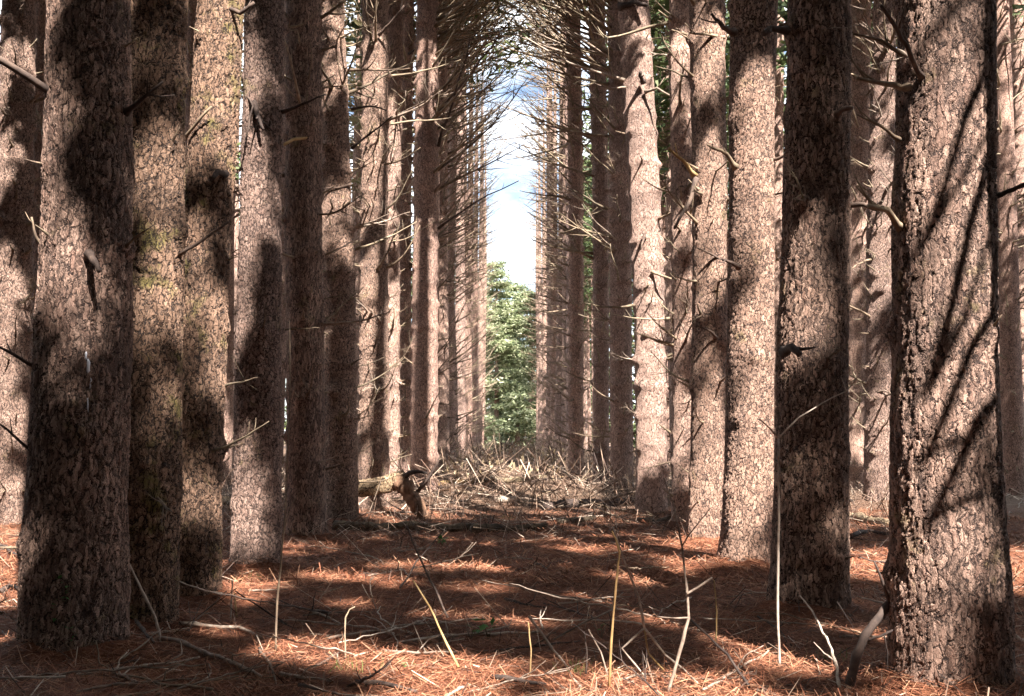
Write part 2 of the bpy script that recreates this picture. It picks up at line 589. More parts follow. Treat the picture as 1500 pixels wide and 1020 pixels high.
def t_radius(t, h):
    if h <= t.hz[-1]:
        r = float(np.interp(h, t.hz, t.rr))
    else:
        r = t.rr[-1] * max(0.06, 1 - (h - t.hz[-1]) / (t.H - t.hz[-1]))
    return r


def t_point(t, h):
    return Vector((t.base.x + t_center(t, h), t.base.y, t.base.z + h))


TPL = {'row': 0}
ordinal = ['first', 'second', 'third', 'fourth', 'fifth', 'sixth', 'seventh', 'eighth', 'ninth', 'tenth', 'eleventh', 'twelfth', 'thirteenth', 'fourteenth',
           'fifteenth', 'sixteenth', 'seventeenth', 'eighteenth', 'nineteenth', 'twentieth', 'twenty first', 'twenty second', 'twenty third', 'twenty fourth',
           'twenty fifth', 'twenty sixth', 'twenty seventh', 'twenty eighth', 'twenty ninth', 'thirtieth', 'thirty first', 'thirty second', 'thirty third', 'thirty fourth', 'thirty fifth']


def generic(x, y, r, side, row, n):
    t = Tree()
    t.hero = False
    t.key = f'{side}{row}{n}'
    t.side, t.row, t.n = side, row, n
    t.base = Vector((x, y, gz(x, y)))
    t.Y = y
    t.H = rnd.uniform(20, 26)
    t.lean = rnd.uniform(-0.012, 0.012)
    t.hz = [0, 2.0, 6.0, 12.0]
    t.cx = [0, rnd.uniform(-.04, .04), t.lean * 6 + rnd.uniform(-.08, .08), t.lean * 12]
    t.rr = [r * 1.04, r, r * 0.86, r * 0.66]
    t.flare = rnd.uniform(0.02, 0.07)
    t.bark = 'far'
    t.label = None
    TREES.append(t)
    return t


y, n = 25.5, 0
while y < 76:
    generic(-2.05 + rnd.uniform(-.16, .16), y + rnd.uniform(-.25, .25), rnd.uniform(.16, .23), 'left', 1, n)
    y += rnd.uniform(1.8, 2.3)
    n += 1
y, n = 33.5, 0
while y < 76:
    generic(2.0 + rnd.uniform(-.16, .16), y + rnd.uniform(-.25, .25), rnd.uniform(.15, .22), 'right', 1, n)
    y += rnd.uniform(1.8, 2.3)
    n += 1
for side, sg, y0 in (('left', -1, 19.5), ('right', 1, 25.5)):
    for row, xo, ys0, st in ((2, 6.3, y0, 1.9), (3, 10.6, 22, 2.0), (4, 14.9, 31, 2.2), (5, 19.2, 40, 2.3), (6, 23.5, 48, 2.4)):
        y, n = ys0, 0
        while y < (98 if row == 2 else 76):
            generic(sg * xo + rnd.uniform(-.3, .3), y + rnd.uniform(-.4, .4), rnd.uniform(.14, .23), side, row, n)
            y += st * rnd.uniform(0.85, 1.2)
            n += 1

# leave out pines that nothing of could be seen: their trunk lies wholly behind nearer trunks
TREES.sort(key=lambda t: t.Y)
keep = []
cover = np.zeros((4, 3000), bool)          # 4 heights x half-pixel columns
rows = (0.35, 0.5, 0.62, 0.9)
for t in TREES:
    vis = 0
    for k, yy in enumerate((20, 230, 430, 600)):
        P = at(0, yy, t.Y)
        h = P.z - t.base.z
        c, r = t.base.x + t_center(t, h), t_radius(t, h)
        a, b = int((750 + F * (c - r) / t.Y) * 2), int((750 + F * (c + r) / t.Y) * 2)
        a, b = max(0, a), min(3000, b)
        if b > a:
            vis += (~cover[k, a:b]).sum()
            cover[k, a:b] = True
    t.vis = vis
    if t.hero or vis >= 8:
        keep.append(t)
TREES = keep
BY = {t.key: t for t in TREES}
print('TREES', len(TREES), 'generic', sum(not t.hero for t in TREES))

for t in TREES:
    if t.hero and t.Y < 19:
        MOUNDS.append((t.base.x, t.base.y, t.rr[0] + t.flare))

# ------------------------------------------------------------------ ground sheet
def spaced(lo, hi, step, far, grow):
    a = list(np.arange(lo, hi + 1e-6, step))
    s, x = step, hi
    while x < far:
        s *= grow
        x += s
        a.append(x)
    s, x, b = step, lo, []
    while x > -far:
        s *= grow
        x -= s
        b.append(x)
    return b[::-1] + a


xs = spaced(-3.6, 3.6, 0.06, 600, 1.09)
ys = spaced(3.6, 13.0, 0.06, 900, 1.07)
gv = [(x, y, gz(x, y) if abs(x) < 60 and -20 < y < 120 else 0) for y in ys for x in xs]
nx = len(xs)
gf = [(j * nx + i, j * nx + i + 1, (j + 1) * nx + i + 1, (j + 1) * nx + i) for j in range(len(ys) - 1) for i in range(nx - 1)]
me = bpy.data.meshes.new('ground')
me.from_pydata(gv, [], gf)
me.shade_smooth()
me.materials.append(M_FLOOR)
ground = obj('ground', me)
tag(ground, 'forest floor of rust brown pine needles', 'ground', kind='structure')

# ------------------------------------------------------------------ sun patches the added canopy is shaped to leave lit (read off the photograph)
# (cx, cy, rx, ry, share of the light let through)
LIT = [
    (16, 90, 20, 45, .9), (14, 230, 20, 50, 1), (12, 440, 20, 80, 1), (12, 600, 20, 80, .9), (8, 715, 20, 60, 1),
    (142, 470, 44, 140, .33), (150, 410, 34, 55, .4), (228, 200, 44, 260, .36), (222, 560, 40, 130, .34), (215, 800, 30, 90, .25),
    (328, 85, 32, 95, 1), (318, 215, 20, 55, .8), (295, 450, 34, 150, .45), (290, 700, 28, 140, .35),
    (385, 110, 26, 70, .5), (375, 300, 24, 85, 1), (372, 400, 22, 50, .7), (364, 715, 26, 68, .9), (370, 500, 18, 40, .3),
    (487, 90, 17, 85, .8), (488, 330, 14, 60, .6), (508, 330, 9, 100, .6), (490, 470, 14, 40, .3),
    (550, 120, 18, 75, .8), (547, 260, 18, 70, .9), (547, 470, 20, 80, .9), (547, 590, 20, 60, .7), (548, 690, 18, 45, .8), (545, 740, 20, 20, 1),
    (574, 260, 10, 120, .9), (574, 560, 10, 150, .9), (622, 120, 20, 80, .8), (624, 380, 20, 60, .9), (624, 560, 22, 110, 1), (622, 670, 22, 40, .8),
    (945, 60, 22, 50, .7), (944, 230, 26, 125, 1), (952, 400, 24, 90, .95), (954, 560, 24, 80, .9), (956, 660, 22, 40, .6),
    (1000, 130, 14, 90, .6), (1000, 400, 15, 130, .6), (1000, 640, 14, 90, .7),
    (1038, 90, 24, 80, .7), (1042, 330, 24, 150, .8), (1038, 560, 24, 60, .5), (1038, 690, 26, 90, .95), (1035, 775, 28, 25, 1),
    (1104, 230, 30, 130, 1), (1115, 400, 22, 40, .7), (1100, 560, 30, 115, 1), (1088, 720, 24, 70, .9), (1085, 60, 20, 40, .3),
    (1190, 430, 46, 130, .34), (1195, 160, 40, 100, .33), (1175, 640, 34, 110, .36), (1160, 800, 26, 90, .38),
    (1370, 300, 60, 200, 1), (1365, 520, 50, 110, .95), (1360, 660, 48, 60, .6), (1355, 850, 45, 120, .6), (1375, 60, 50, 70, .4),
    (1290, 340, 22, 110, 1), (1290, 120, 20, 100, .7), (1286, 560, 22, 60, .7), (1284, 670, 24, 70, .95), (1253, 400, 14, 150, .5), (1250, 620, 12, 80, .5),
    # the floor
    (1030, 812, 75, 22, 1), (950, 845, 60, 14, 1), (860, 805, 90, 9, .8), (15, 820, 40, 75, 1), (1490, 838, 40, 32, 1), (1272, 828, 40, 24, 1),
    (1280, 745, 50, 30, .8), (590, 728, 45, 45, 1), (640, 735, 110, 28, .75), (760, 720, 120, 35, .6), (850, 760, 80, 12, .6),
    (470, 958, 120, 26, .7), (640, 985, 110, 24, .9), (960, 1003, 150, 18, .95), (1150, 950, 120, 40, .8), (1265, 955, 45, 34, 1), (820, 985, 70, 22, .7),
    (370, 868, 55, 24, .8), (520, 885, 45, 10, .7), (640, 832, 120, 7, .8), (780, 835, 60, 8, .6), (420, 815, 60, 9, .5), (335, 925, 60, 12, .7), (1100, 905, 60, 12, .6),
    (560, 852, 45, 6, 1), (705, 862, 50, 5, 1), (880, 872, 45, 6, 1), (650, 905, 40, 5, .9), (760, 915, 40, 6, .9), (480, 845, 40, 6, .9), (600, 790, 50, 4, 1), (735, 795, 40, 4, 1), (920, 885, 30, 5, 1),
    (900, 915, 60, 10, .4), (730, 890, 60, 5, .4), (1250, 780, 40, 8, .5), (480, 800, 60, 6, .5),
]
HC = [t for t in TREES if t.hero]


def surface(px, py):
    best = None
    for t in HC:                                   # sorted near to far
        P = at(px, py, t.Y)
        h = P.z - t.base.z
        if h < 0:
            continue
        c, r = t.base.x + t_center(t, h), t_radius(t, h)
        dx = P.x - c
        if abs(dx) < r:
            dy = -math.sqrt(r * r - dx * dx)
            Q = Vector((c + dx, t.Y + dy, P.z))
            nrm = Vector((dx / r, dy / r, 0))
            g = ground_at(px, py) if py > 650 else None
            if g is not None and g.y < t.Y - r * 0.6:
                return g, Vector((0, 0, 1))
            return Q, nrm
    if py > 690:
        return ground_at(px, py), Vector((0, 0, 1))
    return None


SH = Vector((S.x, S.y))
SHL = SH.length
SH.normalize()


def behind_trunk(P):
    """a nearer trunk already stands between this point and the sun"""
    for t in HC:
        s_ = (t.base.x - P.x) * SH.x + (t.base.y - P.y) * SH.y
        if s_ < .35:
            continue
        h = P.z + s_ / SHL * S.z - t.base.z
        if h < 20 and abs((t.base.x + t_center(t, h) - P.x) * SH.y - (t.base.y - P.y) * SH.x) < t_radius(t, h) * 0.85:
            return True
    return False


SU = S.cross(Vector((0, 0, 1))).normalized()
SV = SU.cross(S).normalized()
lit_pts, dark_pts = [], []
for gy in np.arange(4, 1018, 8):
    for gx in np.arange(4, 1498, 8):
        px, py = gx + rnd.uniform(-3, 3), gy + rnd.uniform(-3, 3)
        hit = surface(px, py)
        if hit is None or hit[0].y > 27:
            continue
        Pq, nr = hit
        if nr.dot(S) < 0.02:
            continue
        if behind_trunk(Pq):
            continue
        v = 0
        for (cx_, cy_, rx, ry, p) in LIT:
            if ((px - cx_) / rx) ** 2 + ((py - cy_) / ry) ** 2 < 1:
                v = max(v, p)
        rec = (Pq.dot(SU), Pq.dot(SV), Pq.dot(S), Pq.x, Pq.y, Pq.z)
        # full light: a clear gap; partial light: many small gaps
        fine = 0.5 + 0.8 * mnoise.noise(Vector((Pq.dot(SU) * 7.0, Pq.dot(SV) * 7.0, 7.7)))
        if v >= .9 or (v > 0 and fine < v + .02):
            lit_pts.append(rec + ((1,) if v >= .9 else (0,)))
        else:
            dark_pts.append(rec + ((1,) if v > .31 else (0,)))
LITA = np.array(lit_pts)
DARKA = np.array(dark_pts)
print('lit', len(LITA), 'dark', len(DARKA))


def blocks_light(C, rad, rad_soft=None):
    u, v, w = C.dot(SU), C.dot(SV), C.dot(S)
    d = (LITA[:, 0] - u) ** 2 + (LITA[:, 1] - v) ** 2
    rr = np.where(LITA[:, 6] > 0, rad, rad if rad_soft is None else rad_soft)
    return bool(np.any((d < rr * rr) & (LITA[:, 2] < w)))


# ------------------------------------------------------------------ foliage
def clump(nq, rx, rz, ql, qw, seed):
    """a spray of needle tufts: loose narrow quads spread through a flattened volume"""
    g = np.random.default_rng(seed)
    c = g.normal(0, 0.42, (nq, 3)) * np.array([rx, rx, rz])
    d = g.normal(0, 1, (nq, 3)) * np.array([1, 1, 0.55]) + c * 1.5
    d /= np.linalg.norm(d, axis=1)[:, None]
    s = np.cross(d, g.normal(0, 1, (nq, 3)))
    s /= np.linalg.norm(s, axis=1)[:, None]
    L = ql * g.uniform(0.6, 1.3, (nq, 1))
    Wd = qw * g.uniform(0.6, 1.3, (nq, 1))
    return np.stack([c - d * L / 2 - s * Wd * .3, c - d * L / 2 + s * Wd * .3, c + d * L / 2 + s * Wd * .6, c + d * L / 2 - s * Wd * .6], axis=1)


CL_NEAR = [clump(64, 0.34, 0.22, 0.24, 0.065, i) for i in range(5)]
CL_MID = [clump(30, 0.75, 0.34, 0.34, 0.07, 20 + i) for i in range(5)]
CL_FAR = [clump(26, 0.95, 0.30, 0.42, 0.12, 40 + i) for i in range(6)]


def stamp(cl, C, s=1.0, rg=rnd):
    a = rg.uniform(0, 2 * PI)
    ca, sa = math.cos(a), math.sin(a)
    R = np.array([[ca, sa, 0], [-sa, ca, 0], [0, 0, 1]])
    return (cl[rg.randrange(len(cl))] * s) @ R + np.array(C)


# ------------------------------------------------------------------ trunks
BARKS = {'old': BARK_OLD, 'mid': BARK_MID, 'far': BARK_FAR, 'lichen': BARK_LICHEN}


def trunk_mesh(t, sides, hs, mat, knots=()):
    nh = len(hs)
    a = np.arange(sides) / sides * 2 * PI
    ca, sa = np.cos(a), np.sin(a)
    rg = np.random.default_rng(int(abs(t.base.x) * 1000 + t.base.y * 77))
    ph = rg.uniform(0, 6.28, 6)
    v = np.zeros((nh, sides, 3))
    for i, h in enumerate(hs):
        r = t_radius(t, max(h, 0))
        c = t_center(t, max(h, 0)) + r * 0.06 * mnoise.noise(Vector((ph[0], ph[3], h * 0.9)))
        fl = t.flare * math.exp(-max(h, 0) / 0.20)
        lob = 1 + 0.40 * np.cos(a * 3 + ph[0]) + 0.30 * np.cos(a * 5 + ph[1]) + 0.2 * np.cos(a * 7 + ph[5])
        rad = r * (1 + 0.02 * np.cos(2 * a + ph[2] + h * 0.3) + 0.015 * np.cos(3 * a + ph[3] - h * 0.5)) + fl * lob
        rad = rad + r * 0.035 * np.array([mnoise.noise(Vector((math.cos(q) * 1.6 + ph[4], math.sin(q) * 1.6, h * 1.4))) for q in a])
        rad = rad + r * 0.022 * np.array([mnoise.noise(Vector((math.cos(q) * 5 + ph[5], math.sin(q) * 5, h * 4.5))) for q in a])
        for (kh, ka, kr) in knots:
            rad = rad + 0.05 * kr * math.exp(-((h - kh) / 0.09) ** 2)
            da = (a - ka + PI) % (2 * PI) - PI
            rad = rad + kr * np.exp(-((h - kh) / 0.055) ** 2 - (da / 0.30) ** 2)
        v[i, :, 0] = c + ca * rad
        v[i, :, 1] = sa * rad
        v[i, :, 2] = h
    V = v.reshape(-1, 3)
    faces = []
    for i in range(nh - 1):
        for k in range(sides):
            k2 = (k + 1) % sides
            faces.append((i * sides + k, i * sides + k2, (i + 1) * sides + k2, (i + 1) * sides + k))
    faces.append(tuple((nh - 1) * sides + k for k in range(sides)))
    me = bpy.data.meshes.new('trunk')
    me.from_pydata(V.tolist(), [], faces)
    me.shade_smooth()
    me.materials.append(mat)
    return me


# ------------------------------------------------------------------ dead branches (unit variants along +X)
def branch_mb(mb, p0, d, length, r0, rg, forks=2, up=0.25, n=6, seg=6, wob=0.09):
    pts, rad = [Vector(p0)], [r0]
    d = Vector(d).normalized()
    q = d.copy()
    for i in range(1, seg + 1):
        f = i / seg
        q = (q + Vector((rg.uniform(-wob, wob), rg.uniform(-wob, wob), up / seg + rg.uniform(-wob, wob)))).normalized()
        pts.append(pts[-1] + q * (length / seg))
        rad.append(r0 * (1 - 0.78 * f) * rg.uniform(0.9, 1.1))
    rad[0] *= 1.35
    mb.tube(pts, rad, n)
    for k in range(forks):
        i = rg.randrange(1, seg)
        base = pts[i]
        dd = (pts[i] - pts[i - 1]).normalized()
        side = dd.cross(Vector((rg.uniform(-1, 1), rg.uniform(-1, 1), rg.uniform(-.4, 1)))).normalized()
        e = (dd * rg.uniform(0.4, 1.0) + side * rg.uniform(0.5, 1.0)).normalized()
        ll = length * rg.uniform(0.12, 0.42)
        p2, r2 = [base], [rad[i] * 0.62]
        for j in range(1, 4):
            e = (e + Vector((rg.uniform(-.15, .15), rg.uniform(-.15, .15), rg.uniform(-.05, .2)))).normalized()
            p2.append(p2[-1] + e * ll / 3)
            r2.append(rad[i] * 0.62 * (1 - 0.25 * j))
        mb.tube(p2, r2, max(3, n - 2))
    return pts


STUBS, LONGS = [], []
for i in range(8):
    rg = random.Random(100 + i)
    mb = MB()
    branch_mb(mb, (0, 0, 0), (1, 0, rg.uniform(-.1, .3)), 1.0, 0.10, rg, rg.choice([0, 0, 1]), 0.3, 7, 5, .16)
    STUBS.append(mb.mesh('dead_branch', M_TWIG if i % 3 == 0 else M_DEAD))
for i in range(10):
    rg = random.Random(200 + i)
    mb = MB()
    branch_mb(mb, (0, 0, 0), (1, 0, 0), 1.0, 0.020, rg, rg.randrange(3, 8), rg.uniform(-0.1, 0.35), 6, 9, .13)
    LONGS.append(mb.mesh('dead_branch', [M_DEAD, M_TWIG, M_STICK, M_TWIG, M_DEAD][i % 5]))


def add_branch(root, t, h, az, tilt, length, kind, rg):
    """az measured from +X, counter-clockwise from above"""
    r = t_radius(t, h)
    loc = Vector((t_center(t, h) + math.cos(az) * r * 0.9, math.sin(az) * r * 0.9, h))
    me = rg.choice(STUBS if kind == 'stub' else LONGS)
    o = bpy.data.objects.new('dead_branch', me)
    COL.objects.link(o)
    o.parent = root
    o.location = loc
    o.rotation_mode = 'XYZ'
    o.rotation_euler = (rg.uniform(0, 0.5), -tilt, az)
    th = length if kind == 'stub' else min(1.15, max(.55, length)) * rg.uniform(.8, 1.35)
    if kind == 'stub':
        o.scale = (length, length * 0.75, length * 0.75)
    else:
        o.scale = (length, th, th)
    return o


def far_branch_mesh(seed, side):
    """all the small dead branches of a far pine, thick on the side of the open aisle"""
    rg = random.Random(seed)
    mb = MB()
    h = 0.5
    while h < 18:
        for k in range(rg.randrange(2, 5)):
            az = rg.uniform(0, 2 * PI)
            if rg.random() < 0.5:
                az = (0 if side < 0 else PI) + rg.gauss(-0.5 * -side, 0.7)
            tilt = rg.uniform(0.1, 0.8) if side < 0 else rg.uniform(-0.15, 0.6)
            L = rg.uniform(0.25, 1.3) + 0.07 * h * rg.random()
            if h < 2.5:
                L *= 0.65
            d = Vector((math.cos(az) * math.cos(tilt), math.sin(az) * math.cos(tilt), math.sin(tilt)))
            r = 0.19 * (1 - 0.035 * h)
            branch_mb(mb, (math.cos(az) * r * 0.8, math.sin(az) * r * 0.8, h + rg.uniform(-.1, .1)), d, L, rg.uniform(.010, .024), rg, rg.randrange(1, 5), rg.uniform(-.2, .6), 4, 5, .16)
        h += rg.uniform(0.32, 0.7)
    return mb.mesh('dead_branch', M_TWIG if seed % 3 == 0 else M_DEAD)


FARB = {-1: [far_branch_mesh(300 + i, -1) for i in range(5)], 1: [far_branch_mesh(320 + i, 1) for i in range(5)]}


# ------------------------------------------------------------------ crowns
def crown_points(t, rg, dens, low=None):
    out = []
    h0 = low if low else (13.0 if t.Y < 30 else min(29, 0.47 * t.Y + 3))
    h = h0 + rg.uniform(-1, 1)
    while h < t.H:
        f = (h - h0) / max(1, t.H - h0)
        R = (2.3 if t.Y < 26 else 2.8) * (1 - 0.7 * max(0, f)) + 0.3
        for k in range(max(1, int(dens * (1.2 - f * 0.5)))):
            a = rg.uniform(0, 2 * PI)
            rr = R * math.sqrt(rg.uniform(0.08, 1))
            out.append(Vector((t_center(t, min(h, t.H)) + math.cos(a) * rr, math.sin(a) * rr, h + rg.uniform(-.25, .25) + rr * 0.12)))
        h += rg.uniform(0.7, 1.1)
    return out


def crown_mesh(t, rg, pts, cl, mat_leaf):
    arr = np.concatenate([stamp(cl, p, rg.uniform(.95, 1.35), rg) for p in pts])
    return quads_mesh('crown', arr, mat_leaf)


def limb_mesh(t, rg, pts):
    mb = MB()
    for p in pts:
        h = max(3.0, p.z - 0.35)
        c = Vector((t_center(t, h), 0, h))
        mid = c.lerp(p, 0.55) + Vector((0, 0, -0.08))
        mb.tube([c, mid, p], [0.03, 0.02, 0.008], 4, False)
    return mb.mesh('limb', M_DEAD)


side_words = {1: 'row beside the aisle', 2: 'second row', 3: 'third row', 4: 'fourth row', 5: 'fifth row', 6: 'outermost row'}
counter = {}
NEAR_KNOTS = {}
shared_far_crown = None
for t in TREES:
    rg = random.Random(int(t.base.x * 971 + t.base.y * 1337))
    root = bpy.data.objects.new('pine_tree', None)
    COL.objects.link(root)
    root.location = t.base
    root.empty_display_size = 0.3
    t.root = root
    if t.label is None:
        key = (t.side, t.row)
        counter[key] = counter.get(key, 0) + 1
        n = counter[key]
        girth = 'stout' if t.rr[1] > .205 else ('thin' if t.rr[1] < .165 else 'slim')
        t.label = f'{girth} distant pine, {ordinal[n - 1]} far back in the {t.side} {side_words[t.row]}'
        grp = 'distant pines of the plantation rows'
    else:
        grp = 'pines in the rows along the aisle'
    tag(root, t.label, 'tree', grp)
    # ---- trunk
    top_vis = at(750, 0, t.Y).z + 0.3
    if t.hero:
        whorls, h = [], rg.uniform(0.35, 0.7)
        while h < top_vis + 0.5:
            whorls.append(h)
            h += rg.uniform(0.26, 0.5) if t.Y > 9.6 else rg.uniform(.40, .68)
        knots, blist = [], []
        for wh in whorls:
            for k in range(rg.choice([5, 6, 7, 8, 9] if t.Y > 12 else [3, 4, 5, 6] if t.Y > 9.6 else [1, 2, 2, 3, 3, 4])):
                az = rg.uniform(0, 2 * PI)
                hh = wh + rg.uniform(-.05, .05)
                knots.append((hh, az, rg.uniform(.010, .034)))
                blist.append((hh, az))
        if t.key in ('R6', 'L8', 'R3'):
            blist = [b_ for b_ in blist if rg.random() < .28]
        if t.Y < 9.6:
            circ = 2 * PI * t.rr[1]
            st = 0.0085 if t.Y < 7.5 else 0.011
            hs = [-0.25, -0.12] + list(np.arange(0, top_vis, st)) + list(np.linspace(top_vis + .1, t.H, 16))
            sides = int(circ / st * 0.85)
        else:
            st = 0.03
            hs = [-0.25, -0.1] + list(np.arange(0, top_vis, st)) + list(np.linspace(top_vis + .2, t.H, 12))
            sides = 48
        obj('trunk', trunk_mesh(t, sides, hs, BARKS[t.bark], knots), root)
        # ---- dead branches, each one a part
        for (hh, az) in blist:
            facing = math.sin(az) < 0.45
            if hh > top_vis or not facing:
                continue
            if t.Y < 9.6:
                if rg.random() < 0.62:
                    add_branch(root, t, hh, az, rg.uniform(-.15, .5), rg.uniform(.05, .17), 'stub', rg)
                elif rg.random() < 0.5:
                    add_branch(root, t, hh, az, rg.uniform(-.05, .5), rg.uniform(.25, .7), 'long', rg)
            else:
                if rg.random() < 0.6:
                    add_branch(root, t, hh, az, rg.uniform(-.1, .5), rg.uniform(.10, .28), 'stub', rg)
                elif rg.random() < 0.95:
                    add_branch(root, t, hh, az, rg.uniform(-.05, .6), rg.uniform(.3, 1.0) * (1.3 if hh > 5 else 1), 'long', rg)
    else:
        hs = [-0.25, 0, .08, .2, .4, .8] + list(np.linspace(1.4, min(t.H, top_vis + 1), 12)) + list(np.linspace(min(t.H - .5, top_vis + 2), t.H, 4))
        obj('trunk', trunk_mesh(t, 20 if t.Y < 45 else 14, hs, BARK_FAR), root)
        sd = -1 if t.side == 'left' else 1
        ob = obj('dead_branch', rg.choice(FARB[sd]), root)
        ob['kind'] = 'stuff'
        ob.rotation_euler = (0, 0, rg.uniform(-.5, .5))
        s_ = rg.uniform(.9, 1.15)
        ob.scale = (s_, s_, s_)
    inner = (not t.hero and t.row == 1 and t.Y < 66) or t.key in ('L7c', 'L8', 'R7', 'R8', 'R9')
    if inner:
        left = t.base.x < 0
        for k in range(16 if t.Y < 48 else 10):
            hh = rg.uniform(.10, .46) ** .8 * t.Y * .95 + 1.0
            hh = min(hh, rg.uniform(14, 20))
            az = (0 if left else PI) + (-1 if left else 1) * rg.gauss(.45, .5)
            add_branch(root, t, hh, az, rg.uniform(.15, .75) if left else rg.uniform(.0, .65), rg.uniform(1.0, 1.8) + (rg.uniform(.3, 1.5) if hh > .28 * t.Y else 0), 'long', rg)
        for k in range(17 if t.Y < 48 else 9):                  # the highest ones meet over the aisle
            hh = rg.uniform(.36, .46) * t.Y + 1
            az = (0 if left else PI) + (-1 if left else 1) * rg.gauss(.3, .35)
            if hh < t.H - 1:
                add_branch(root, t, hh, az, rg.uniform(.2, .8), rg.uniform(1.6, 2.9), 'long', rg)
    # ---- crown
    outer = (not t.hero) and t.row > 1
    if not t.hero and t.row == 1:
        t.H = max(t.H, min(29, 0.47 * t.Y + 3) + 4)
    pts = crown_points(t, rg, 10.0 if t.Y < 32 else (12.0 if t.base.x > 3 else 7.0) if outer else 8.0 if t.Y < 60 else 4.0, 11.0 if outer and t.Y > 30 else None)
    if t.Y < 32:
        pts = [p for p in pts if not blocks_light(p + t.base, 0.85)]  # crown sprays that would block the mapped sun patches are left out
    if pts:
        if t.Y < 32:
            obj('crown', crown_mesh(t, rg, pts, CL_MID, M_NEEDLE), root)
        else:
            obj('crown', crown_mesh(t, rg, pts, CL_MID, M_NEEDLE if outer and rg.random() < .6 else M_OLIVE), root)
        if t.Y > 28:
            obj('limb', limb_mesh(t, rg, [p for p in pts if rg.random() < .6] or pts), root)['kind'] = 'stuff'

# ------------------------------------------------------------------ added unseen canopy: foliage placed along the sun rays to shade the view
order = list(range(len(DARKA)))
rnd.shuffle(order)
placed, arrs = [], []
PU = np.zeros((0, 2))
for i in order:
    if DARKA[i, 6] > 0:
        continue
    u, v = DARKA[i, 0], DARKA[i, 1]
    if len(PU) and np.min((PU[:, 0] - u) ** 2 + (PU[:, 1] - v) ** 2) < 0.14 ** 2:
        continue
    P = Vector(DARKA[i, 3:6])
    for tr in range(5):
        h = rnd.uniform(10.5, 17)
        C = P + S * ((h - P.z) / S.z) + Vector((rnd.uniform(-.08, .08), rnd.uniform(-.08, .08), 0))
        pp = proj(C)
        if pp and -100 < pp[0] < 1600 and pp[1] > -100:
            continue
        if blocks_light(C, 0.30, 0.26):
            continue
        placed.append(C)
        PU = np.vstack([PU, [C.dot(SU), C.dot(SV)]])
        arrs.append(stamp(CL_NEAR, C, rnd.uniform(.85, 1.1)))
        break
CL_FINE = [clump(40, 0.17, 0.13, 0.17, 0.05, 60 + i) for i in range(5)]
PU2 = PU.copy()
for i in order:
    u, v = DARKA[i, 0], DARKA[i, 1]
    if np.min((PU2[:, 0] - u) ** 2 + (PU2[:, 1] - v) ** 2) < 0.095 ** 2:
        continue
    P = Vector(DARKA[i, 3:6])
    for tr in range(4):
        h = rnd.uniform(18, 24) if DARKA[i, 6] > 0 else rnd.uniform(11, 16)
        C = P + S * ((h - P.z) / S.z)
        pp = proj(C)
        if pp and -100 < pp[0] < 1600 and pp[1] > -100:
            continue
        if blocks_light(C, 0.16, 0.085):
            continue
        PU2 = np.vstack([PU2, [C.dot(SU), C.dot(SV)]])
        arrs.append(stamp(CL_FINE, C, rnd.uniform(.9, 1.1)))
        break
print('canopy clumps', len(placed), len(PU2))
# loose foliage added elsewhere overhead, out of the frame, to cut skylight
for k in range(9000):
    C = Vector((rnd.uniform(-20, 26), rnd.uniform(-22, 14), rnd.uniform(11, 20)))
    pp = proj(C)
    if pp and -200 < pp[0] < 1700 and pp[1] > -200:
        continue
    if blocks_light(C, 0.85):
        continue
    arrs.append(stamp(CL_MID, C, rnd.uniform(.8, 1.2)))
for k in range(13000):
    if k % 3:
        C = Vector((rnd.uniform(-34, 34), rnd.uniform(-34, 12), rnd.uniform(12, 19)))
    else:                                                   # added foliage wall behind and to the sides, blocking low skylight
        a = rnd.uniform(PI * 0.93, PI * 2.07)
        rr = rnd.uniform(20, 30)
        C = Vector((math.cos(a) * rr, math.sin(a) * rr + 4, rnd.uniform(.5, 13)))
    pp = proj(C)
    if pp and -260 < pp[0] < 1760 and pp[1] > -260:
        continue
    if blocks_light(C, 1.2):
        continue
    arrs.append(stamp(CL_FAR, C, rnd.uniform(1.1, 1.6)))
for k in range(2600):                                        # foliage added above the right rows to darken the far trunks
    C = Vector((rnd.uniform(4.2, 34), rnd.uniform(11, 74), rnd.uniform(13, 21)))
    C.z = max(C.z, 11.5 + .02 * C.y)
    if mnoise.noise(Vector((C.dot(SU) * .55, C.dot(SV) * .55, 3.3))) > .22 or blocks_light(C, 1.2):
        continue
    arrs.append(stamp(CL_FAR, C, rnd.uniform(.9, 1.3)))
wood = quads_mesh('shade_canopy', np.concatenate(arrs), M_NEEDLE)
ow = obj('shade_canopy', wood)
tag(ow, 'added green pine foliage overhead and above the right rows, placed to dapple the light', 'wood', kind='stuff')


# off-frame pine whose trunk shades the right edge of the huge right trunk and whose branches cross it with shadow
def plain_pine(x, y, label, nb=14):
    t = Tree()
    t.base = Vector((x, y, gz(x, y)))
    t.Y, t.H, t.lean = y, 22, 0
    t.hz, t.cx, t.rr, t.flare = [0, 3, 8, 12], [0, 0.02, 0, 0], [.22, .2, .17, .14], .05
    root = bpy.data.objects.new('pine_tree', None)
    COL.objects.link(root)
    root.location = t.base
    tag(root, label, 'tree', 'pines in the rows along the aisle')
    obj('trunk', trunk_mesh(t, 24, [-.2, 0, .1, .3, .6] + list(np.linspace(1, 22, 24)), BARK_FAR), root)
    t.root = root
    return t


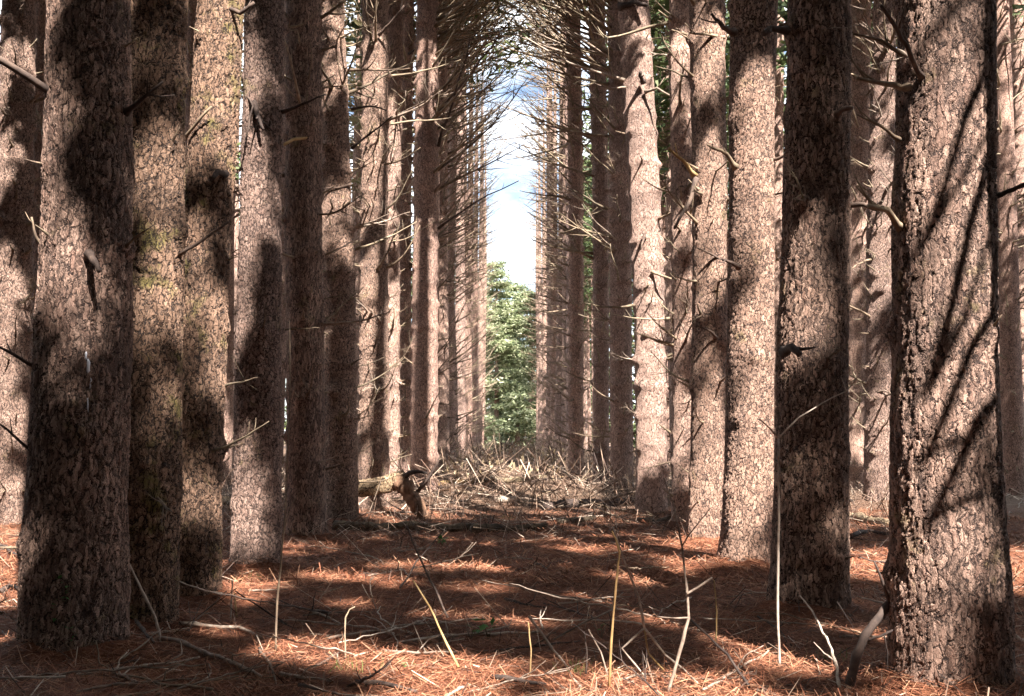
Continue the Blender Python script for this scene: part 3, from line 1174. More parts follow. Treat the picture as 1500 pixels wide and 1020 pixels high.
R1 = BY['R1']
hd = Vector((-S.x, -S.y)).normalized()
hn = Vector((hd.y, -hd.x))                      # across the light, to the viewer's right
foot = Vector((R1.base.x, R1.base.y)) + hn * 0.262 - hd * 2.9
offp = plain_pine(foot.x, foot.y, 'pine just outside the view on the right, shading the huge right trunk')
offq = offp
print('off tree', foot)
for n_, line in enumerate(([(1322, 392), (1372, 290), (1418, 215)], [(1330, 590), (1383, 472), (1396, 430), (1432, 340)], [(1325, 690), (1390, 640), (1450, 590)], [(1330, 775), (1372, 735), (1405, 728)]  )):
    pts = []
    for k, (px, py) in enumerate(line):
        hit = surface(px, py)
        if hit is None:
            continue
        pts.append(hit[0] + S * (4.9 + 0.2 * k))
    if len(pts) > 1:
        mb = MB()
        cpt = t_point(offq, max(2.0, pts[-1].z - offq.base.z - .4))
        if (pts[0] - cpt).length < (pts[-1] - cpt).length:
            pts = pts[::-1]
        pts2 = pts + [pts[-1].lerp(cpt, .35) + Vector((0, 0, .12)), cpt]
        mb.tube(pts2, [.013 + .004 * k for k in range(len(pts2))], 6)
        o = obj('dead_branch', mb.mesh('dead_branch', M_DEAD, origin=offq.base), offq.root)

# ------------------------------------------------------------------ prominent dead branches read off the photograph
def px_branch(key, pts, r0, r1, mat=None, forks=0, seed=1):
    """pts: (image x, image y, metres in front of the trunk axis); first point sits on the trunk"""
    t = BY[key]
    P = [at(x, y, t.Y - d) for (x, y, d) in pts]
    rg = random.Random(seed + int(P[0].x * 100))
    # subdivide with a little wobble
    Q, Rr = [], []
    n = len(P)
    for i in range(n - 1):
        for k in range(3):
            f = k / 3
            q = P[i].lerp(P[i + 1], f)
            if i + k:
                L = (P[i + 1] - P[i]).length
                q += Vector((rg.uniform(-1, 1), rg.uniform(-1, 1), rg.uniform(-1, 1))) * L * 0.025
            Q.append(q)
            Rr.append(r0 + (r1 - r0) * (i + f) / (n - 1))
    Q.append(P[-1])
    Rr.append(r1)
    Rr[0] *= 1.4
    mb = MB()
    mb.tube(Q, Rr, 7, True, 0.12, rg)
    for k in range(forks):
        i = rg.randrange(2, len(Q) - 1)
        d = (Q[i] - Q[i - 1]).normalized()
        s = d.cross(Vector((rg.uniform(-1, 1), rg.uniform(-1, 1), rg.uniform(-1, 1)))).normalized()
        e = (d + s * rg.uniform(.5, 1.2)).normalized()
        L = rg.uniform(.06, .22)
        mb.tube([Q[i], Q[i] + e * L * .5, Q[i] + e * L + Vector((0, 0, .02))], [Rr[i] * .6, Rr[i] * .45, Rr[i] * .2], 5)
    obj('dead_branch', mb.mesh('dead_branch', mat or M_DEAD, origin=t.base), t.root)


PB = [
    ('L1', [(82, 140, .1), (40, 112, .25), (-10, 80, .4)], .024, .018, M_DARKSTICK, 1),
    ('L1', [(62, 545, .05), (30, 525, .15), (-8, 506, .25)], .011, .006, M_DARKSTICK, 1),
    ('L1', [(55, 668, .05), (28, 645, .15), (0, 622, .2)], .010, .005, M_DARKSTICK, 1),
    ('L1', [(70, 372, .05), (52, 345, .12), (46, 318, .15)], .010, .005, None, 1),
    ('L1', [(185, 165, .05), (205, 148, .15), (238, 120, .25)], .017, .006, M_DARKSTICK, 2),
    ('L1', [(184, 362, .05), (198, 348, .15), (219, 334, .22)], .010, .004, None, 1),
    ('L1', [(130, 372, .23), (140, 385, .32), (146, 398, .34)], .022, .012, M_DARKSTICK, 1),
    ('L2', [(262, 375, .05), (300, 350, .1), (335, 325, .12)], .012, .006, M_DARKSTICK, 1),
    ('L3', [(268, 205, .1), (288, 180, .2), (310, 156, .25)], .013, .008, None, 0),
    ('L3', [(330, 255, .1), (318, 252, .25), (312, 262, .3)], .022, .015, M_DARKSTICK, 0),
    ('L3', [(330, 10, .1), (352, 20, .15), (372, 4, .2)], .02, .012, M_DARKSTICK, 1),
    ('L4', [(372, 150, .18), (378, 170, .24), (386, 190, .28)], .024, .012, M_DARKSTICK, 2),
    ('L4', [(357, 133, .05), (370, 155, .25), (360, 205, .3)], .010, .006, M_DARKSTICK, 1),
    ('L4', [(413, 165, .05), (440, 155, .1), (478, 138, .15)], .016, .006, M_DARKSTICK, 2),
    ('L5', [(458, 201, .12), (430, 205, .35), (398, 222, .6), (350, 250, .8)], .022, .012, M_YELLOW, 2),
    ('L6', [(515, 270, .1), (495, 275, .2), (472, 277, .25)], .018, .008, M_DARKSTICK, 1),
    ('L6', [(515, 160, .1), (540, 155, .2), (566, 162, .3)], .018, .008, M_DARKSTICK, 2),
    ('L6', [(515, 218, .1), (550, 190, .25), (575, 170, .35)], .018, .007, M_DARKSTICK, 2),
    ('L7', [(555, 52, .25), (570, 35, .4), (592, 8, .5)], .022, .012, M_DARKSTICK, 1),
    ('L7', [(553, 395, .22), (565, 375, .4), (577, 345, .5)], .020, .010, None, 1),
    ('L7c', [(600, 388, .1), (630, 375, .4), (645, 352, .6)], .022, .010, M_DARKSTICK, 2),
    ('L7c', [(598, 80, .1), (628, 62, .3), (680, 28, .6), (700, 0, .8)], .024, .010, M_DARKSTICK, 3),
    ('L8', [(642, 215, .1), (662, 150, .4), (690, 60, .8), (740, 0, 1.1)], .024, .009, M_DARKSTICK, 4),
    ('L8', [(642, 165, .1), (690, 110, .5), (735, 45, 1.0), (775, 0, 1.4)], .026, .009, M_DARKSTICK, 5),
    ('L8', [(640, 150, .1), (668, 195, .2), (676, 205, .25)], .012, .008, M_STICK, 1),
    ('L8', [(642, 335, .1), (690, 300, .5), (760, 265, 1.0)], .02, .008, M_DARKSTICK, 3),
    ('R6', [(915, 118, .1), (880, 108, .3), (835, 92, .6), (770, 55, 1.0)], .026, .010, M_STICK, 3),
    ('R6', [(918, 128, .1), (895, 130, .25), (870, 122, .35)], .016, .008, M_STICK, 1),
    ('R6', [(945, 135, .25), (962, 130, .4), (985, 142, .5)], .026, .012, M_STICK, 1),
    ('R6', [(942, 120, .3), (938, 112, .45), (938, 105, .5)], .035, .02, M_DARKSTICK, 1),
    ('R6', [(955, 398, .25), (970, 405, .35), (1010, 418, .5)], .024, .014, M_DEAD, 1),
    ('R6', [(944, 345, .28), (941, 355, .45), (939, 366, .5)], .02, .01, M_DARKSTICK, 0),
    ('R6', [(908, 10, .1), (930, 4, .3), (948, 8, .4)], .05, .03, M_DARKSTICK, 0),
    ('R4', [(1018, 258, .2), (1000, 235, .35), (980, 218, .45)], .026, .012, M_YELLOW, 1),
    ('R4', [(1020, 262, .22), (1008, 300, .4), (988, 335, .55)], .026, .014, M_DARKSTICK, 1),
    ('R4', [(1060, 55, .1), (1040, 52, .25), (1010, 48, .35)], .02, .01, None, 2),
    ('R4', [(1058, 382, .12), (1040, 372, .28), (1022, 364, .35)], .016, .008, M_DARKSTICK, 1),
    ('R4', [(1050, 495, .2), (1040, 485, .35), (1022, 478, .4)], .016, .008, M_DARKSTICK, 2),
    ('R3', [(1075, 48, .15), (1060, 40, .3), (1042, 20, .35)], .030, .012, M_DARKSTICK, 2),
    ('R3', [(1078, 246, .2), (1065, 225, .3), (1036, 212, .4)], .026, .010, M_DEAD, 1),
    ('R3', [(1082, 392, .2), (1072, 385, .3), (1058, 380, .35)], .024, .010, M_DARKSTICK, 1),
    ('R3', [(1130, 235, .08), (1142, 232, .15), (1152, 225, .2)], .018, .012, M_DARKSTICK, 1),
    ('R3', [(1128, 45, .08), (1150, 35, .15), (1175, 20, .2)], .018, .008, M_DARKSTICK, 1),
    ('R2', [(1150, 515, .2), (1160, 508, .35), (1172, 520, .4)], .030, .02, M_DARKSTICK, 1),
    ('R2', [(1225, 170, .2), (1235, 160, .3), (1250, 158, .33)], .02, .014, M_DARKSTICK, 0),
    ('R2', [(1240, 300, .08), (1265, 300, .15), (1285, 308, .2)], .022, .012, M_DARKSTICK, 1),
    ('R2', [(1152, 45, .1), (1128, 42, .2), (1118, 50, .25)], .026, .018, M_DARKSTICK, 1),
    ('R1', [(1350, 112, .15), (1335, 82, .35), (1316, 45, .4), (1290, 8, .45)], .013, .008, M_DARKSTICK, 2),
    ('R1', [(1330, 128, .12), (1300, 125, .25), (1255, 115, .32)], .016, .008, M_DEAD, 2),
    ('R1', [(1322, 80, .1), (1290, 60, .2), (1250, 50, .3)], .010, .005, M_DEAD, 1),
    ('R1', [(1318, 205, .05), (1290, 185, .15), (1255, 168, .2)], .010, .004, M_DEAD, 2),
    ('R1', [(1320, 335, .05), (1300, 308, .2), (1272, 302, .25)], .018, .011, M_DEAD, 2),
    ('R1', [(1452, 290, .05), (1475, 282, .1), (1505, 268, .2)], .014, .008, M_DARKSTICK, 1),
    ('S1', [(1275, 380, .15), (1255, 388, .3), (1240, 400, .35)], .018, .008, None, 1),
    ('S1', [(1285, 575, .2), (1295, 572, .3), (1310, 578, .4)], .02, .01, M_STICK, 1),
    ('U1', [(1478, 415, .1), (1490, 405, .2), (1510, 385, .3)], .022, .014, M_DARKSTICK, 1),
]
for i, (k, pts, r0, r1, mt, fk) in enumerate(PB):
    px_branch(k, pts, r0, r1, mt, fk, i)

# resin streak on the nearest left trunk
t = BY['L1']
mb = MB()
for (px, y0, y1, w) in ((152, 530, 552, .010), (155, 556, 572, .005), (152, 580, 606, .005), (153, 618, 640, .004), (150, 520, 532, .007)):
    pts = []
    for k in range(5):
        y_ = y0 + (y1 - y0) * k / 4
        P_ = at(px + rnd.uniform(-.8, .8), y_, t.Y)
        h = P_.z - t.base.z
        c, r = t.base.x + t_center(t, h), t_radius(t, h)
        dx = P_.x - c
        pts.append(Vector((P_.x, t.Y - math.sqrt(max(0, r * r - dx * dx)) - 0.004, P_.z)))
    mb.tube(pts, [w * .4, w, w * .8, w, w * .3], 6)
obj('resin_streak', mb.mesh('resin_streak', M_RESIN, origin=t.base), t.root)

# ------------------------------------------------------------------ little creeper on the nearest left trunk
def leaves_arr(pts, size, rg, up=0.4):
    out = []
    for P_ in pts:
        d = Vector((rg.uniform(-1, 1), rg.uniform(-1, .2), rg.uniform(-up, up))).normalized()
        s = d.cross(Vector((rg.uniform(-.4, .4), rg.uniform(-.4, .4), 1))).normalized()
        L = size * rg.uniform(.6, 1.2)
        out.append([P_, P_ + d * L * .5 + s * L * .34, P_ + d * L, P_ + d * L * .5 - s * L * .34])
    return np.array([[tuple(q) for q in f_] for f_ in out])


def on_trunk(key, px, py, off=.006):
    t = BY[key]
    P_ = at(px, py, t.Y)
    h = P_.z - t.base.z
    c, r = t.base.x + t_center(t, h), t_radius(t, h)
    dx = P_.x - c
    fl = t.flare * math.exp(-max(h, 0) / 0.2)
    return Vector((P_.x, t.Y - math.sqrt(max(0, (r + fl) ** 2 - dx * dx)) - off, P_.z))


rg = random.Random(5)
cpts = [on_trunk('L1', 117 + 12 * math.sin(k * .5) + k * .5, 838 + k * 5) for k in range(18)]
lf = quads_mesh('leaf', leaves_arr([p for p in cpts for _ in range(2)], .028, rg), M_GREEN)
mb = MB()
mb.tube(cpts, [.0025] * len(cpts), 4)
root = bpy.data.objects.new('creeper', None)
COL.objects.link(root)
root.location = (cpts[-1].x, cpts[-1].y, gz(cpts[-1].x, cpts[-1].y))
lf.transform(Matrix.Translation(-Vector(root.location)))
obj('leaf', lf, root)['kind'] = 'stuff'
obj('stem', mb.mesh('stem', M_DEAD, origin=Vector(root.location)), root)
tag(root, 'sparse green creeper climbing the foot of the thick dark left trunk', 'plant')

# ------------------------------------------------------------------ sticks and saplings standing or lying in front
def poly_stick(name, label, cat, branches, mat, group=None, wob=.02, sides=7, loc=None):
    """branches: list of (list of world points, r0, r1)"""
    mb = MB()
    rg = random.Random(hash(label) % 9999 if False else len(label) * 31 + len(branches))
    o0 = Vector(branches[0][0][0])
    for pts, r0, r1 in branches:
        Q, R_ = [], []
        n = len(pts)
        for i in range(n - 1):
            L = (pts[i + 1] - pts[i]).length
            for k in range(4):
                f = k / 4
                q = pts[i].lerp(pts[i + 1], f)
                if k:
                    q = q + Vector((rg.uniform(-1, 1), rg.uniform(-1, 1), rg.uniform(-1, 1))) * L * wob
                Q.append(q)
                R_.append((r0 + (r1 - r0) * (i + f) / (n - 1)) * rg.uniform(.85, 1.15))
        Q.append(pts[-1])
        R_.append(r1)
        mb.tube(Q, R_, sides, True, .08, rg)
    o = obj(name, mb.mesh(name, mat, origin=o0), None, o0)
    tag(o, label, cat, group)
    return o


def A(*pts):
    return [at(x, y, Y) for (x, y, Y) in pts]


# forked bare sapling in front of the second right trunk
g0 = ground_at(1142, 976)
Y0 = g0.y
poly_stick('bare_sapling', 'tall bare straight sapling ending in a wide fork, before the broad dim brown trunk', 'sapling', [
    ([g0 - Vector((0, 0, .03))] + A((1139, 900, Y0), (1141, 760, Y0 + .02), (1140, 642, Y0 + .03)), .0075, .0055),
    (A((1140, 642, Y0 + .03), (1128, 628, Y0), (1113, 614, Y0 - .05)), .006, .003),
    (A((1140, 642, Y0 + .03), (1170, 612, Y0 + .03), (1215, 585, Y0 + .08), (1240, 573, Y0 + .1), (1260, 548, Y0 + .12)), .005, .002),
    (A((1240, 573, Y0 + .1), (1232, 552, Y0 + .1)), .003, .0015)], M_STICK, wob=.006)
# yellow upright stem
g0 = ground_at(892, 1012)
Y0 = g0.y
poly_stick('yellow_shoot', 'upright yellow bare stem standing in the lower centre of the clearing', 'stem', [
    ([g0] + A((897, 920, Y0), (903, 850, Y0), (908, 806, Y0))[0:3], .0065, .0045),
    (A((908, 812, Y0), (902, 790, Y0), (896, 778, Y0)), .005, .003)], M_YELLOW, wob=.01)
# pale zigzag branch
g0 = ground_at(1003, 985)
Y0 = g0.y
poly_stick('zigzag_stick', 'pale zigzag dead branch propped up beside the yellow stem', 'stick', [
    (A((898, 772, Y0 + .2), (912, 815, Y0 + .15), (936, 876, Y0 + .1), (944, 920, Y0 + .05)), .004, .0065),
    (A((944, 920, Y0 + .05), (975, 960, Y0 + .02)) + [g0 + Vector((.0, 0, .01)), ground_at(1022, 1004) + Vector((0, 0, .01))], .0065, .004),
    (A((944, 920, Y0 + .05), (911, 950, Y0), (948, 995, Y0 - .1), (962, 1006, Y0 - .12)), .0055, .003),
    (A((948, 995, Y0 - .1), (944, 1014, Y0 - .12)), .003, .002)], M_STICK, wob=.006)
# brown-orange thin fork beside
poly_stick('bare_shoot', 'thin orange brown bent stem under the pale zigzag branch', 'stem', [
    (A((944, 922, Y0 + .08), (950, 958, Y0 + .05), (978, 988, Y0)) + [ground_at(985, 994)], .005, .004)], M_YELLOW, wob=.01)
# grey forked stem rising from the bottom
g0 = ground_at(978, 1016)
Y0 = g0.y
poly_stick('crooked_shoot', 'tall grey crooked dead stem rising right of the zigzag branch', 'stem', [
    ([g0] + A((990, 975, Y0), (1009, 905, Y0), (1006, 860, Y0 + .05), (999, 800, Y0 + .1), (988, 745, Y0 + .15), (972, 700, Y0 + .2)), .0095, .0025),
    (A((1009, 905, Y0), (990, 906, Y0), (962, 904, Y0 + .1)), .005, .003),
    (A((1006, 870, Y0), (1020, 862, Y0 + .05), (1043, 846, Y0 + .1)), .006, .005),
    (A((999, 800, Y0 + .1), (1012, 780, Y0 + .1), (1040, 745, Y0 + .1)), .004, .002)], M_STICK, wob=.01)
# dark leaning branch beside the huge right trunk
g0 = ground_at(1240, 1008)
Y0 = g0.y
poly_stick('leaning_stick', 'thick dark broken branch leaning against the foot of the huge right trunk', 'branch', [
    ([g0 - Vector((0, 0, .04))] + A((1255, 960, Y0 + .02), (1268, 930, Y0 + .04), (1290, 900, Y0 + .06), (1308, 876, Y0 + .1)), .024, .017),
    (A((1300, 888, Y0 + .08), (1311, 868, Y0 + .1), (1314, 858, Y0 + .1)), .009, .002),
    (A((1303, 884, Y0 + .08), (1306, 862, Y0 + .1)), .007, .002),
    (A((1303, 884, Y0 + .08), (1295, 858, Y0 + .06), (1280, 822, Y0 + .04)), .010, .004),
    (A((1270, 938, Y0 + .03), (1290, 932, Y0), (1310, 922, Y0)), .007, .005),
    (A((1295, 930, Y0), (1300, 955, Y0), (1300, 985, Y0)), .004, .003)], M_DARKSTICK, wob=.02)
# curved thin sapling by the second left trunk
g0 = ground_at(236, 940)
Y0 = g0.y
poly_stick('bowed_shoot', 'thin bowed grey stem standing against the second left trunk', 'stem', [
    ([g0] + A((228, 905, Y0), (208, 865, Y0), (186, 820, Y0), (180, 790, Y0), (177, 764, Y0)), .008, .0055)], M_STICK, wob=.006)
# tall thin sapling between the fourth and fifth left trunks
g0 = ground_at(404, 955)
Y0 = g0.y
poly_stick('thin_sapling', 'tall thin olive sapling in front of the shaded fifth left trunk', 'sapling', [
    ([g0] + A((406, 880, Y0), (416, 780, Y0), (421, 680, Y0), (425, 560, Y0), (424, 470, Y0 + .1)), .0065, .003),
    (A((416, 780, Y0), (424, 745, Y0), (440, 720, Y0)), .004, .002)], M_DEAD, wob=.008)
# tripod of thin stems at the third trunk
for i, (p, q, lab, mt) in enumerate((((340, 850), (338, 908), 'short grey upright stem before the third left trunk', M_STICK),
                                     ((343, 868), (347, 905), 'short yellowish stem leaning beside a grey upright stem', M_YELLOW),
                                     ((332, 866), (286, 910), 'slanted grey stick right of the third left trunk', M_STICK),
                                     ((345, 866), (420, 915), 'long dark stick sloping down to the right from the grey upright stem', M_DARKSTICK))):
    g = ground_at(*q)
    poly_stick('dead_stick', lab, 'stick', [([g] + A(((p[0] + q[0]) / 2, (p[1] + q[1]) / 2, g.y + .06), (*p, g.y + .1)), .006, .004)], mt, wob=.02)

# crossing dark thin stems in the middle of the clearing
g0 = ground_at(656, 905)
poly_stick('bare_shoot', 'dark thin stem slanting across the middle of the clearing', 'stem', [
    ([g0] + A((630, 850, g0.y + .2), (607, 800, g0.y + .3), (596, 770, g0.y + .35)), .008, .005)], M_DARKSTICK, wob=.02)
g0 = ground_at(585, 862)
poly_stick('bare_shoot', 'dark crooked stem crossing the slanting one in the middle of the clearing', 'stem', [
    ([g0] + A((598, 845, g0.y), (610, 822, g0.y + .1), (648, 780, g0.y + .2)), .009, .004),
    (A((598, 845, g0.y), (592, 835, g0.y)), .006, .004)], M_DARKSTICK, wob=.02)
g0 = ground_at(672, 978)
poly_stick('straw_stick', 'straight straw coloured stick leaning left, lower centre left', 'stick', [
    ([g0] + A((655, 945, g0.y + .06), (630, 890, g0.y + .15), (605, 850, g0.y + .22)), .007, .0045)], M_YELLOW, wob=.008)
g0 = ground_at(506, 965)
poly_stick('bare_shoot', 'thin reddish upright stem with a hooked top, lower left centre', 'stem', [
    ([g0] + A((505, 930, g0.y), (506, 905, g0.y), (512, 893, g0.y), (520, 889, g0.y)), .005, .003)], M_DEAD, wob=.01)
g0 = ground_at(812, 960)
poly_stick('dead_stick', 'pale knobby stick leaning up left of the yellow stem', 'stick', [
    ([ground_at(852, 1008), g0 + Vector((0, 0, .02))] + A((795, 930, g0.y + .05), (775, 903, g0.y + .1)), .006, .008)], M_STICK, wob=.015)
g0 = ground_at(810, 938)
poly_stick('dead_stick', 'white stick sloping up to the right behind the pale knobby stick', 'stick', [
    ([g0] + A((850, 915, g0.y + .05), (897, 893, g0.y + .1)), .006, .005)], M_STICK, wob=.015)
g0 = ground_at(890, 990)
poly_stick('dead_stick', 'short curved straw stick just left of the yellow stem', 'stick', [
    ([g0] + A((880, 955, g0.y), (866, 930, g0.y), (862, 922, g0.y)), .005, .004)], M_STICK, wob=.015)
g0 = ground_at(1100, 1010)
poly_stick('dead_stick', 'long dark stick sloping down to the bottom edge right of the grey stem', 'stick', [
    ([g0] + A((1065, 958, g0.y + .15), (1012, 908, g0.y + .25)), .007, .005)], M_DARKSTICK, wob=.015)
for (px, y0, y1, mt, lab) in ((1048, 850, 945, M_YELLOW, 'thin yellow brown upright stem between the grey stem and the forked sapling'),
                              (776, 912, 990, M_YELLOW, 'thin brown upright stem left of the pale knobby stick'),
                              (858, 925, 990, M_DARKSTICK, 'short dark upright stem left of the yellow stem'),
                              (893, 895, 925, M_DARKSTICK, 'very short dark stem touching the yellow stem'),
                              (582, 815, 838, M_DARKSTICK, 'dark stub standing up in the middle of the clearing'),
                              (654, 910, 938, M_STICK, 'short pale stem standing on a fallen pale stick')):
    g = ground_at(px, y1)
    poly_stick('bare_shoot', lab, 'stem', [([g] + A((px + 2, (y0 + y1) / 2, g.y), (px - 2, y0, g.y + .03)), .005, .0035)], mt, wob=.015)

# fallen sticks lying on the floor, read off the photograph: pixel polyline on the ground
LY = [
    ([(112, 992), (180, 985), (240, 978), (292, 966)], .009, 'long grey stick lying before the thick dark left trunk', M_STICK),
    ([(112, 1018), (170, 1008), (240, 1003), (292, 997)], .008, 'grey stick along the bottom edge at the lower left', M_STICK),
    ([(230, 938), (262, 945), (300, 962), (340, 978), (382, 995)], .014, 'long forked pinkish stick sloping right from the bowed grey stem', M_STICK),
    ([(192, 912), (210, 928), (225, 945)], .014, 'dark stick end raised beside the second left trunk', M_DARKSTICK),
    ([(262, 921), (310, 923), (352, 925), (385, 938)], .014, 'sunlit whitish stick right of the second left trunk', M_STICK),
    ([(300, 962), (340, 975), (380, 992)], .010, 'grey stick lying at the lower left', M_STICK),
    ([(410, 990), (440, 998), (490, 1002)], .010, 'pale stick lying on bright needles at the lower left', M_STICK),
    ([(380, 952), (398, 985), (404, 1006)], .009, 'grey stick bent at an angle at the lower left', M_STICK),
    ([(585, 946), (640, 938), (700, 934), (790, 928)], .011, 'long straight pale stick lying across the centre of the clearing', M_STICK),
    ([(480, 938), (540, 930), (620, 918), (700, 908)], .009, 'long thin grey stick behind the long straight pale one', M_STICK),
    ([(560, 956), (610, 962), (670, 958)], .009, 'pinkish stick lying below the long straight pale one', M_STICK),
    ([(700, 958), (780, 952), (850, 942)], .008, 'dark stick lying left of the yellow stem', M_DARKSTICK),
    ([(458, 898), (478, 908), (498, 916)], .010, 'short grey stick lying in the shaded clearing', M_STICK),
    ([(505, 968), (540, 958)], .008, 'reddish stick behind the hooked red stem', M_STICK),
    ([(460, 980), (500, 958)], .010, 'dark stick sloping up on bright needles', M_DARKSTICK),
    ([(520, 1005), (560, 1008), (610, 1018)], .014, 'dark curved stick at the bottom edge, left of centre', M_DARKSTICK),
    ([(720, 996), (760, 1004), (800, 1008)], .014, 'dark stick at the bottom edge beside bright needles', M_DARKSTICK),
    ([(785, 826), (800, 836), (803, 846)], .008, 'small white hooked stick in the middle of the clearing', M_STICK),
    ([(740, 880), (770, 890), (800, 893)], .010, 'dark bent stick behind the green seedling', M_DARKSTICK),
    ([(905, 1000), (935, 994), (960, 990)], .007, 'thin white stick beside the foot of the grey stem', M_STICK),
    ([(1110, 905), (1140, 925), (1160, 948)], .007, 'dark thin stick crossing the foot of the forked sapling', M_DARKSTICK),
    ([(1030, 1014), (1075, 990), (1120, 960)], .007, 'pale stick sloping up left of the forked sapling', M_STICK),
    ([(1160, 868), (1110, 872), (1065, 876)], .007, 'greenish thin stick behind the forked sapling', M_STICK),
    ([(1478, 932), (1492, 940), (1506, 946)], .012, 'pale stick end at the right edge beside the huge trunk', M_STICK),
    ([(1245, 790), (1275, 782), (1312, 788)], .03, 'dark log lying between the two nearest right trunks', M_DARKSTICK),
    ([(1470, 728), (1488, 720), (1506, 730)], .012, 'white bent branch at the right edge', M_STICK),
    ([(1478, 762), (1492, 740), (1506, 735)], .012, 'reddish branch at the right edge under the white bent one', M_STICK),
    ([(0, 870), (20, 862), (42, 880)], .020, 'dark rotten stick at the left edge in bright litter', M_DARKSTICK),
    ([(0, 800), (20, 815), (42, 822)], .018, 'brown stick in the bright litter at the left edge', M_DARKSTICK),
]
for pts, r, lab, mt in LY:
    W_ = [ground_at(x, y) for x, y in pts]
    W_ = [Vector((p.x, p.y, gz(p.x, p.y) + r * .75 + (.012 if 0 < i < len(W_) - 1 else .004))) for i, p in enumerate(W_)]
    br = [(W_, r, r * .55)]
    if len(W_) > 2 and r < .013:
        d = (W_[-1] - W_[-2])
        br.append(([W_[-2], W_[-2] + d * .35 + Vector((rnd.uniform(-.05, .05), rnd.uniform(-.08, .08), .05)), W_[-2] + d * .6 + Vector((rnd.uniform(-.05, .05), rnd.uniform(-.1, .1), .09))], r * .5, r * .2))
    poly_stick('fallen_stick' if r < .018 else 'fallen_log', lab, 'stick' if r < .018 else 'log', br, mt, wob=.02)

# ------------------------------------------------------------------ forked fallen log and other logs
Y0 = 14.6
root = bpy.data.objects.new('fallen_log', None)
COL.objects.link(root)
gb = at(560, 720, Y0)
root.location = Vector((gb.x, gb.y, gz(gb.x, gb.y)))
RL = Vector(root.location)
mb = MB()
def lumpy(mb, pts, r0, r1, n, amp, rg):
    Q, R_ = [], []
    for i in range(len(pts) - 1):
        for k in range(6):
            f = k / 6
            Q.append(pts[i].lerp(pts[i + 1], f) + Vector((rg.gauss(0, 1), rg.gauss(0, 1), rg.gauss(0, 1))) * r0 * .05)
            R_.append((r0 + (r1 - r0) * (i + f) / (len(pts) - 1)) * rg.uniform(1 - amp, 1 + amp))
    Q.append(pts[-1])
    R_.append(r1 * .8)
    mb.tube(Q, R_, n, True, amp, rg)


LG = random.Random(4)
P_ = A((470, 722, Y0 + .5), (520, 716, Y0 + .1), (548, 714, Y0), (578, 706, Y0 - .05), (592, 700, Y0 - .1))
lumpy(mb, P_, .12, .125, 18, .07, LG)
obj('log_stem', mb.mesh('log_stem', BARK_LOG, origin=RL), root)
mb = MB()
lumpy(mb, A((584, 702, Y0 - .08), (594, 716, Y0 - .14), (611, 742, Y0 - .2), (624, 762, Y0 - .25)), .125, .085, 14, .18, LG)
lumpy(mb, A((592, 705, Y0 - .16), (604, 722, Y0 - .24), (612, 735, Y0 - .27)), .05, .02, 8, .2, LG)
o = obj('broken_limb', mb.mesh('broken_limb', M_ROT, origin=RL), root)
o['label'] = 'rotten red broken limb propping the log'
mb = MB()
mb.tube(A((590, 702, Y0 - .1), (600, 693, Y0 - .2), (612, 691, Y0 - .25), (626, 693, Y0 - .3)), [.045, .036, .028, .014], 8, True, .1)
obj('broken_limb', mb.mesh('broken_limb', M_DARKSTICK, origin=RL), root)
mb = MB()
mb.tube(A((612, 720, Y0 - .15), (628, 700, Y0 - .2), (640, 680, Y0 - .25), (645, 666, Y0 - .3)), [.03, .022, .014, .006], 7, True, .1)
obj('broken_limb', mb.mesh('broken_limb', M_DARKSTICK, origin=RL), root)
tag(root, 'pale fallen log with a forked rotten end, raised off the floor', 'log')

LOGS = [((488, 776), (700, 778), .07, 'long dark mossy log lying across the aisle at its near end', M_LOG),
        ((690, 781), (800, 776), .06, 'pale mossy log continuing right across the near end of the aisle', M_LOG),
        ((800, 748), (925, 738), .085, 'dark thick log lying before the black shaded trunk', M_DARKSTICK),
        ((640, 720), (698, 727), .05, 'yellow mossy bent log beside the forked fallen log', M_YELLOW),
        ((725, 738), (760, 735), .06, 'short pinkish sunlit log in the brash heap', M_STICK),
        ((690, 728), (800, 722), .075, 'mossy log half buried in the brash heap', M_LOG),
        ((820, 768), (870, 762), .05, 'grey green log lying right of the aisle near the leaning smooth trunk', M_LOG),
        ((935, 765), (985, 768), .05, 'grey log at the foot of the leaning smooth trunk', M_LOG),
        ((1240, 762), (1300, 770), .07, 'dark log between the broad dim trunk and the pink sunlit trunk', M_LOG),
        ((320, 738), (350, 742), .09, 'grey log glimpsed between the third and fourth left trunks', M_LOG)]
for (a, b, r, lab, mt) in LOGS:
    A_, B_ = ground_at(*a), ground_at(*b)
    n = 6
    pts = [A_.lerp(B_, k / n) for k in range(n + 1)]
    pts = [Vector((p.x, p.y + rnd.uniform(-.05, .05), gz(p.x, p.y) + r * .6 + rnd.uniform(-.015, .02))) for p in pts]
    poly_stick('fallen_log', lab, 'log', [(pts, r, r * .75)], mt, wob=.01, sides=10)

# ------------------------------------------------------------------ the many other fallen sticks, each a thing
marks = [('L1', 'thick dark left trunk'), ('L2', 'second left trunk'), ('L3', 'third left trunk'), ('L4', 'fourth left trunk'), ('L5', 'shaded fifth left trunk'), ('L6', 'sixth left trunk'),
         ('R1', 'huge right trunk'), ('R2', 'broad dim right trunk'), ('R3', 'flared third right trunk'), ('R4', 'speckled fourth right trunk'), ('R6', 'leaning smooth trunk')]


